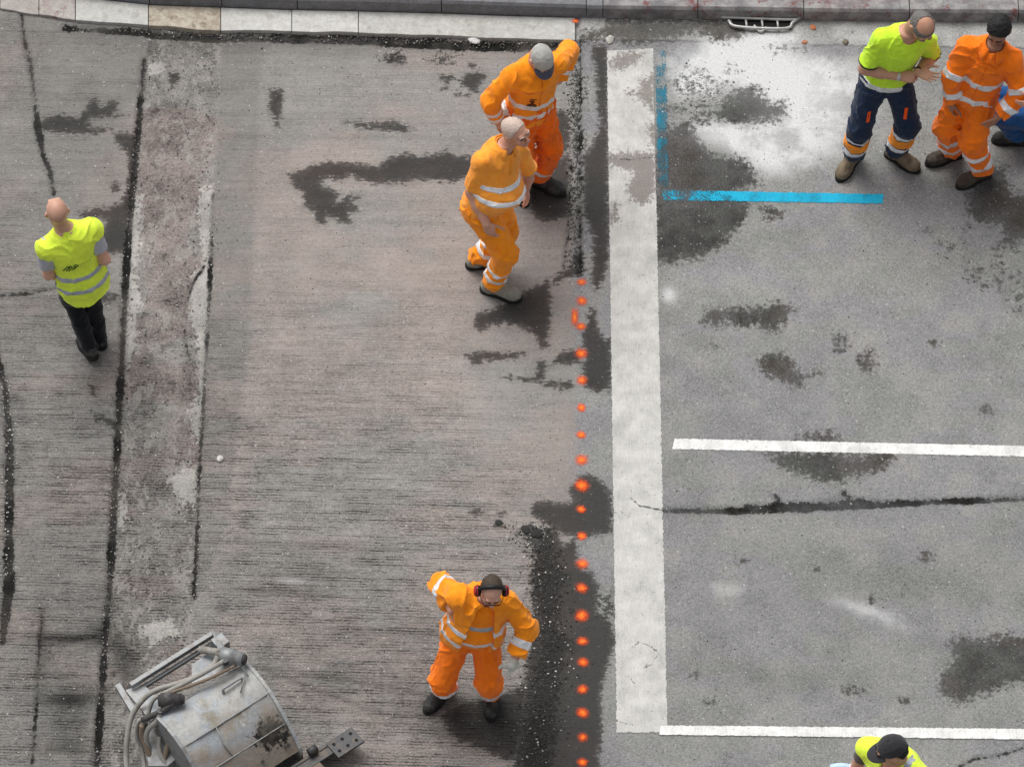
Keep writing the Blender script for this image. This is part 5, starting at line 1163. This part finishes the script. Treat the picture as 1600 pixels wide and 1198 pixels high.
# lower skid beam with end plate, its holes only black discs
ax3 = np.stack([A_, B_, UP])
bm_ = MB().box(L(LEN * .5 + .14, .735, .13), ax3, (LEN * .5 + .25, .045, .012)).box(L(LEN * .5 + .14, .70, .08), ax3, (LEN * .5 + .25, .012, .07)); bm_.build('skid_beam', M_beam, mac, bevel=.004)
MB().box(L(LEN * .5 - .04, .84, .085), ax3, (LEN * .5 + .1, .055, .07)).build('mould_board', M_rust, mac, bevel=.01)
MB().box(L(LEN + .30, .765, .146), ax3, (.115, .078, .010)).build('end_plate', M_beam, mac, bevel=.003)
for i in range(3):
    for j in range(2): MB().tube([L(LEN + .225 + .075 * i, .73 + .07 * j, .15), L(LEN + .225 + .075 * i, .73 + .07 * j, .1585)], .013, 10).build('hole_shade_disc', M_void_shade, mac)  # black discs paint the shade of the bolt holes
MB().tube([L(LEN + .03, .69, .18), L(LEN + .10, .69, .18)], .03, 10).build('pivot', M_beam, mac, smooth=True)
# rear frame: long bar, uprights, brackets
R0, R1 = W(204, 1071, .40), W(336, 988, .40)
dd = unit(R1 - R0); MB().box((R0 + R1) / 2, np.stack([dd, np.cross(UP, dd), UP]), (np.linalg.norm(R1 - R0) / 2, .018, .022)).build('frame_bar', M_steel, mac, bevel=.004)
R2, R3 = W(213, 1079, .34), W(345, 998, .34); MB().box((R2 + R3) / 2, np.stack([dd, np.cross(UP, dd), UP]), (np.linalg.norm(R3 - R2) / 2, .014, .016)).build('frame_bar', M_steel, mac, bevel=.003)
MB().prism([W(330, 984, .44), W(342, 992, .44), W(356, 1024, .52), W(344, 1026, .52)], UP * .025).build('bracket', M_steel, mac, bevel=.003)
MB().prism([W(300, 1040, .46), W(330, 1018, .46), W(362, 1022, .48), W(372, 1040, .50), W(300, 1072, .48)], UP * .02).build('mount_plate', M_hood, mac, bevel=.003)
MB().prism([W(180, 1075, .36), W(188, 1070, .36), W(214, 1112, .36), W(206, 1118, .36)], UP * .04).build('bracket', M_steel, mac, bevel=.004)
MB().prism([W(196, 1080, .33), W(224, 1070, .33), W(262, 1108, .40), W(236, 1128, .40)], UP * .02).build('mount_plate', M_hood, mac, bevel=.003)
MB().prism([W(222, 1112, .30), W(262, 1104, .34), W(300, 1170, .24), W(262, 1200, .2), W(232, 1200, .2)], UP * .03).build('motor_guard', M_steel, mac, bevel=.006)
MB().box(W(345, 1012, .40), np.stack([dd, np.cross(UP, dd), UP]), (.05, .05, .10)).build('bracket', M_steel, mac, bevel=.006)
# hydraulic motors
def motor(p0, p1, r, mat, cm):
    t = [p0 + (p1 - p0) * f for f in (0, .08, .1, .62, .64, .82, .84, 1)]; MB().tube(t, r, 18, rr=[r * .8, r * .8, r, r, r * .86, r * .86, r * .8, r * .8]).build('hydraulic_motor', mat, mac, smooth=True); MB().tube([p1, p1 + (p1 - p0) * .10], r * .62, 14).build('motor_cap', cm, mac, smooth=True)
motor(W(342, 1022, .60), W(380, 1030, .62), .062, M_steel, M_rub); motor(W(248, 1094, .58), W(284, 1092, .60), .055, M_rub, M_rub)
MB().tube([W(312, 1014, .52), W(348, 1020, .58)], .028, 10).build('pipe', M_hose, mac, smooth=True); MB().tube(spline([W(222, 1124, .48), W(250, 1112, .55), W(272, 1098, .60)], 5), .022, 10).build('pipe', M_rub, mac, smooth=True)
MB().tube([W(362, 1018, .60), W(388, 1056, .585)], .007, 6).build('rod', M_steel, mac, smooth=True); MB().tube([W(384, 1050, .585), W(376, 1082, .56)], .006, 6).build('rod', M_steel, mac, smooth=True)
for pts, r, mt in [([(342,1020,.63),(332,1040,.62),(308,1056,.60),(276,1068,.56),(243,1078,.52),(222,1094,.46),(206,1118,.38),(199,1150,.28),(197,1180,.18),(199,1215,.10)], .020, M_hose),
                   ([(350,1032,.66),(325,1047,.62),(290,1066,.60),(258,1082,.58),(240,1092,.54),(232,1112,.46),(226,1135,.40)], .017, M_hose),
                   ([(366,1040,.62),(330,1058,.60),(300,1070,.59),(268,1082,.60),(262,1090,.62)], .012, M_hoseb),
                   ([(250,1112,.55),(246,1125,.50),(232,1138,.42),(228,1155,.34),(236,1180,.22),(246,1215,.1)], .022, M_hose),
                   ([(222,1132,.45),(222,1150,.36),(230,1170,.28),(240,1195,.18),(244,1220,.1)], .020, M_hoseb), ([(264,1146,.40),(262,1165,.32),(256,1190,.22),(252,1220,.1)], .019, M_hoseb),
                   ([(272,1150,.38),(284,1162,.34),(286,1180,.26),(278,1200,.2),(272,1220,.15)], .021, M_rub), ([(280,1148,.40),(292,1166,.34),(298,1190,.24),(296,1220,.15)], .019, M_hose), ([(226,1120,.46),(216,1128,.42),(214,1150,.3),(222,1172,.2),(228,1215,.1)], .016, M_hose), ([(248,1150,.36),(250,1175,.28),(262,1200,.2),(268,1220,.14)], .017, M_hose)]:
    MB().tube(spline([W(*q) for q in pts], 6), r, 10).build('hydraulic_hose', mt, mac, smooth=True)
fit = MB()
for q in ((342,1022,.63),(352,1033,.65),(262,1088,.62),(226,1132,.42),(250,1112,.55)):
    c_ = W(*q); fit.tube([c_ - UP * .02, c_ + UP * .022], .026, 6)
fit.build('hose_fitting', M_beam, mac)
# ================================================================== loose stones, crumbs and dust bits
def ico():
    t = (1 + 5 ** .5) / 2; V = [(-1, t, 0), (1, t, 0), (-1, -t, 0), (1, -t, 0), (0, -1, t), (0, 1, t), (0, -1, -t), (0, 1, -t), (t, 0, -1), (t, 0, 1), (-t, 0, -1), (-t, 0, 1)]
    F = [(0, 11, 5), (0, 5, 1), (0, 1, 7), (0, 7, 10), (0, 10, 11), (1, 5, 9), (5, 11, 4), (11, 10, 2), (10, 7, 6), (7, 1, 8), (3, 9, 4), (3, 4, 2), (3, 2, 6), (3, 6, 8), (3, 8, 9), (4, 9, 5), (2, 4, 11), (6, 2, 10), (8, 6, 7), (9, 8, 1)]
    return np.array(V) / 1.9, np.array(F)
IV, IF = ico(); rs = np.random.RandomState(11)
def grit(name, label, spots, col, cat='gravel'):
    Vs, Fs, Cs = [], [], []
    for k, (x, y, r, g_) in enumerate(spots):
        j = IV * (1 + .35 * (rs.rand(12, 1) - .5)) * np.array([1, rs.uniform(.6, 1), rs.uniform(.45, .8)]) * r; a = rs.rand() * 6.28; R_ = np.array([[math.cos(a), -math.sin(a), 0], [math.sin(a), math.cos(a), 0], [0, 0, 1]])
        z = gz(x, y) if np.isscalar(x) else 0; st = 1 if (xl(np.array([y]))[0] < x < xr(np.array([y]))[0]) else 0
        Vs.append(j @ R_.T + W(x, y, z - .012 * st + r * .2)); Fs.append(IF + 12 * k); Cs += [g_] * 12
    me = np_mesh(np.concatenate(Vs), np.concatenate(Fs), False); at = me.attributes.new('tone', 'FLOAT', 'POINT'); at.data.foreach_set('value', np.array(Cs, np.float32))
    n = N(name + '_mineral'); g_ = n.attr('tone'); c = n.scalecol(col, n.mul(g_, n.lin(n.noise(120, 2, .6), .3, .7, .8, 1.2)))
    return tag(link(name, me, n.done(c, .9, spec=.15)), label, cat, kind='stuff')
sp = []
for i in range(900):                                         # along the foot of the gutter
    x = rs.uniform(20, 900); y = front(x) + abs(rs.normal(0, 7)) + 1; sp.append((x, y, rs.uniform(.003, .010), rs.choice([.25, .4, .6, 1.0, 1.9], p=[.3, .3, .2, .14, .06])))
for i in range(900):                                         # black crumbs beside the dots
    y = rs.uniform(820, 1198); x = np.interp(y, [820, 900, 1000, 1198], [838, 855, 862, 838]) + rs.normal(0, 20); sp.append((x, y, rs.uniform(.003, .011), rs.choice([.12, .2, .35, 1.2, 2.0], p=[.4, .3, .15, .1, .05])))
for i in range(320): sp.append((rs.normal(894, 6), rs.uniform(70, 430), rs.uniform(.003, .010), rs.choice([.15, .3, .8, 1.4], p=[.35, .3, .25, .1])))
for i in range(260): sp.append((rs.normal(835, 22), rs.uniform(540, 830), rs.uniform(.002, .005), rs.choice([.15, .3, .4])))
for i in range(200): sp.append((rs.normal(6, 7), rs.uniform(560, 900), rs.uniform(.004, .011), rs.choice([.3, .8, 1.6, 2.2])))
for i in range(260):
    y = rs.uniform(150, 1198); sp.append((float(xl(np.array([y]))[0]) + rs.normal(0, 6), y, rs.uniform(.003, .009), rs.choice([.2, .4, .9, 1.8])))
for i in range(160):
    y = rs.uniform(100, 930); sp.append((float(xr(np.array([y]))[0]) + rs.normal(0, 6), y, rs.uniform(.003, .009), rs.choice([.2, .4, .9, 1.8])))
for i in range(420):
    y = rs.uniform(90, 960); q = rs.rand(); sp.append((float(xl(np.array([y]))[0] * (1 - q) + xr(np.array([y]))[0] * q), y, rs.uniform(.003, .010), rs.choice([.35, .6, .9, 1.5], p=[.35, .3, .25, .1])))
for i in range(420): sp.append((rs.uniform(0, 900), rs.uniform(60, 1198), rs.uniform(.002, .006), rs.choice([.15, .3, 1.6], p=[.5, .3, .2])))
for i in range(120): sp.append((rs.uniform(1040, 1600), rs.uniform(80, 1198), rs.uniform(.002, .005), rs.choice([.15, .3, 1.8], p=[.6, .35, .05])))
for i in range(120): sp.append((rs.normal(1095, 28), rs.normal(150, 22), rs.uniform(.004, .011), rs.choice([.5, .8, 1.3, 1.9])))
grit('loose_gravel', 'loose stone crumbs and asphalt grit scattered over the road', sp, (.24, .235, .22))
def rock(name, label, x, y, r, col, flat=.6, cat='stone'):
    bm = bmesh.new(); bmesh.ops.create_icosphere(bm, subdivisions=2, radius=r)
    for v in bm.verts:
        f = 1 + .6 * float(vnoise3(np.array([[v.co.x, v.co.y, v.co.z]]) * 1.4 / r + x)[0]); v.co = Vector((v.co.x * f, v.co.y * f * .8, v.co.z * f * flat))
    me = bpy.data.meshes.new('mesh'); bm.to_mesh(me); bm.free(); n = N(name + '_surface'); c = n.scalecol(col, n.lin(n.noise(60, 3, .7), .3, .7, .75, 1.2)); o = link(name, me, n.done(c, .9, n.bump(n.noise(80, 3, .6), .004, .6)))
    st = .014 if xl(np.array([y]))[0] < x < xr(np.array([y]))[0] else 0; o.location = W(x, y, gz(x, y) - st + r * flat * .45); o.rotation_euler.z = x; tag(o, label, cat); return o
rock('rubble_chunk', 'white rubble chunk on the milled lane right of the trench band', 344, 716, .030, (.55, .54, .51))
rock('rubble_chunk', 'flat white rubble piece below the pale gutter left of the grey cap', 741, 63, .050, (.58, .57, .56), .35)
rock('rubble_chunk', 'pale rubble chunk at the top of the wide white line', 953, 62, .042, (.42, .41, .38), .5)
rock('brick_fragment', 'orange brick fragment on the gutter right of the drain grate', 1271, 43, .028, (.42, .15, .07), .4, 'brick')
rock('brick_fragment', 'small orange brick fragment at the outer gutter edge below the other', 1257, 66, .026, (.42, .17, .09), .35, 'brick')
rock('stone', 'brown stone on the gutter left of the green shirt', 1321, 66, .032, (.17, .15, .11), .5)
rock('stone', 'white pebble beside the top of the long blue worn line', 1061, 708, .012, (.6, .6, .58), .4) if 0 else None
rock('asphalt_lump', 'black asphalt lump at the left end of the crumb trail', 822, 827, .040, (.03, .03, .03), .35, 'lump')
rock('asphalt_lump', 'black asphalt lump in the middle of the crumb trail top', 838, 833, .045, (.025, .025, .025), .35, 'lump')
rock('asphalt_lump', 'small black asphalt lump on the milled lane below the puddle pair', 779, 816, .030, (.03, .032, .03), .3, 'lump')
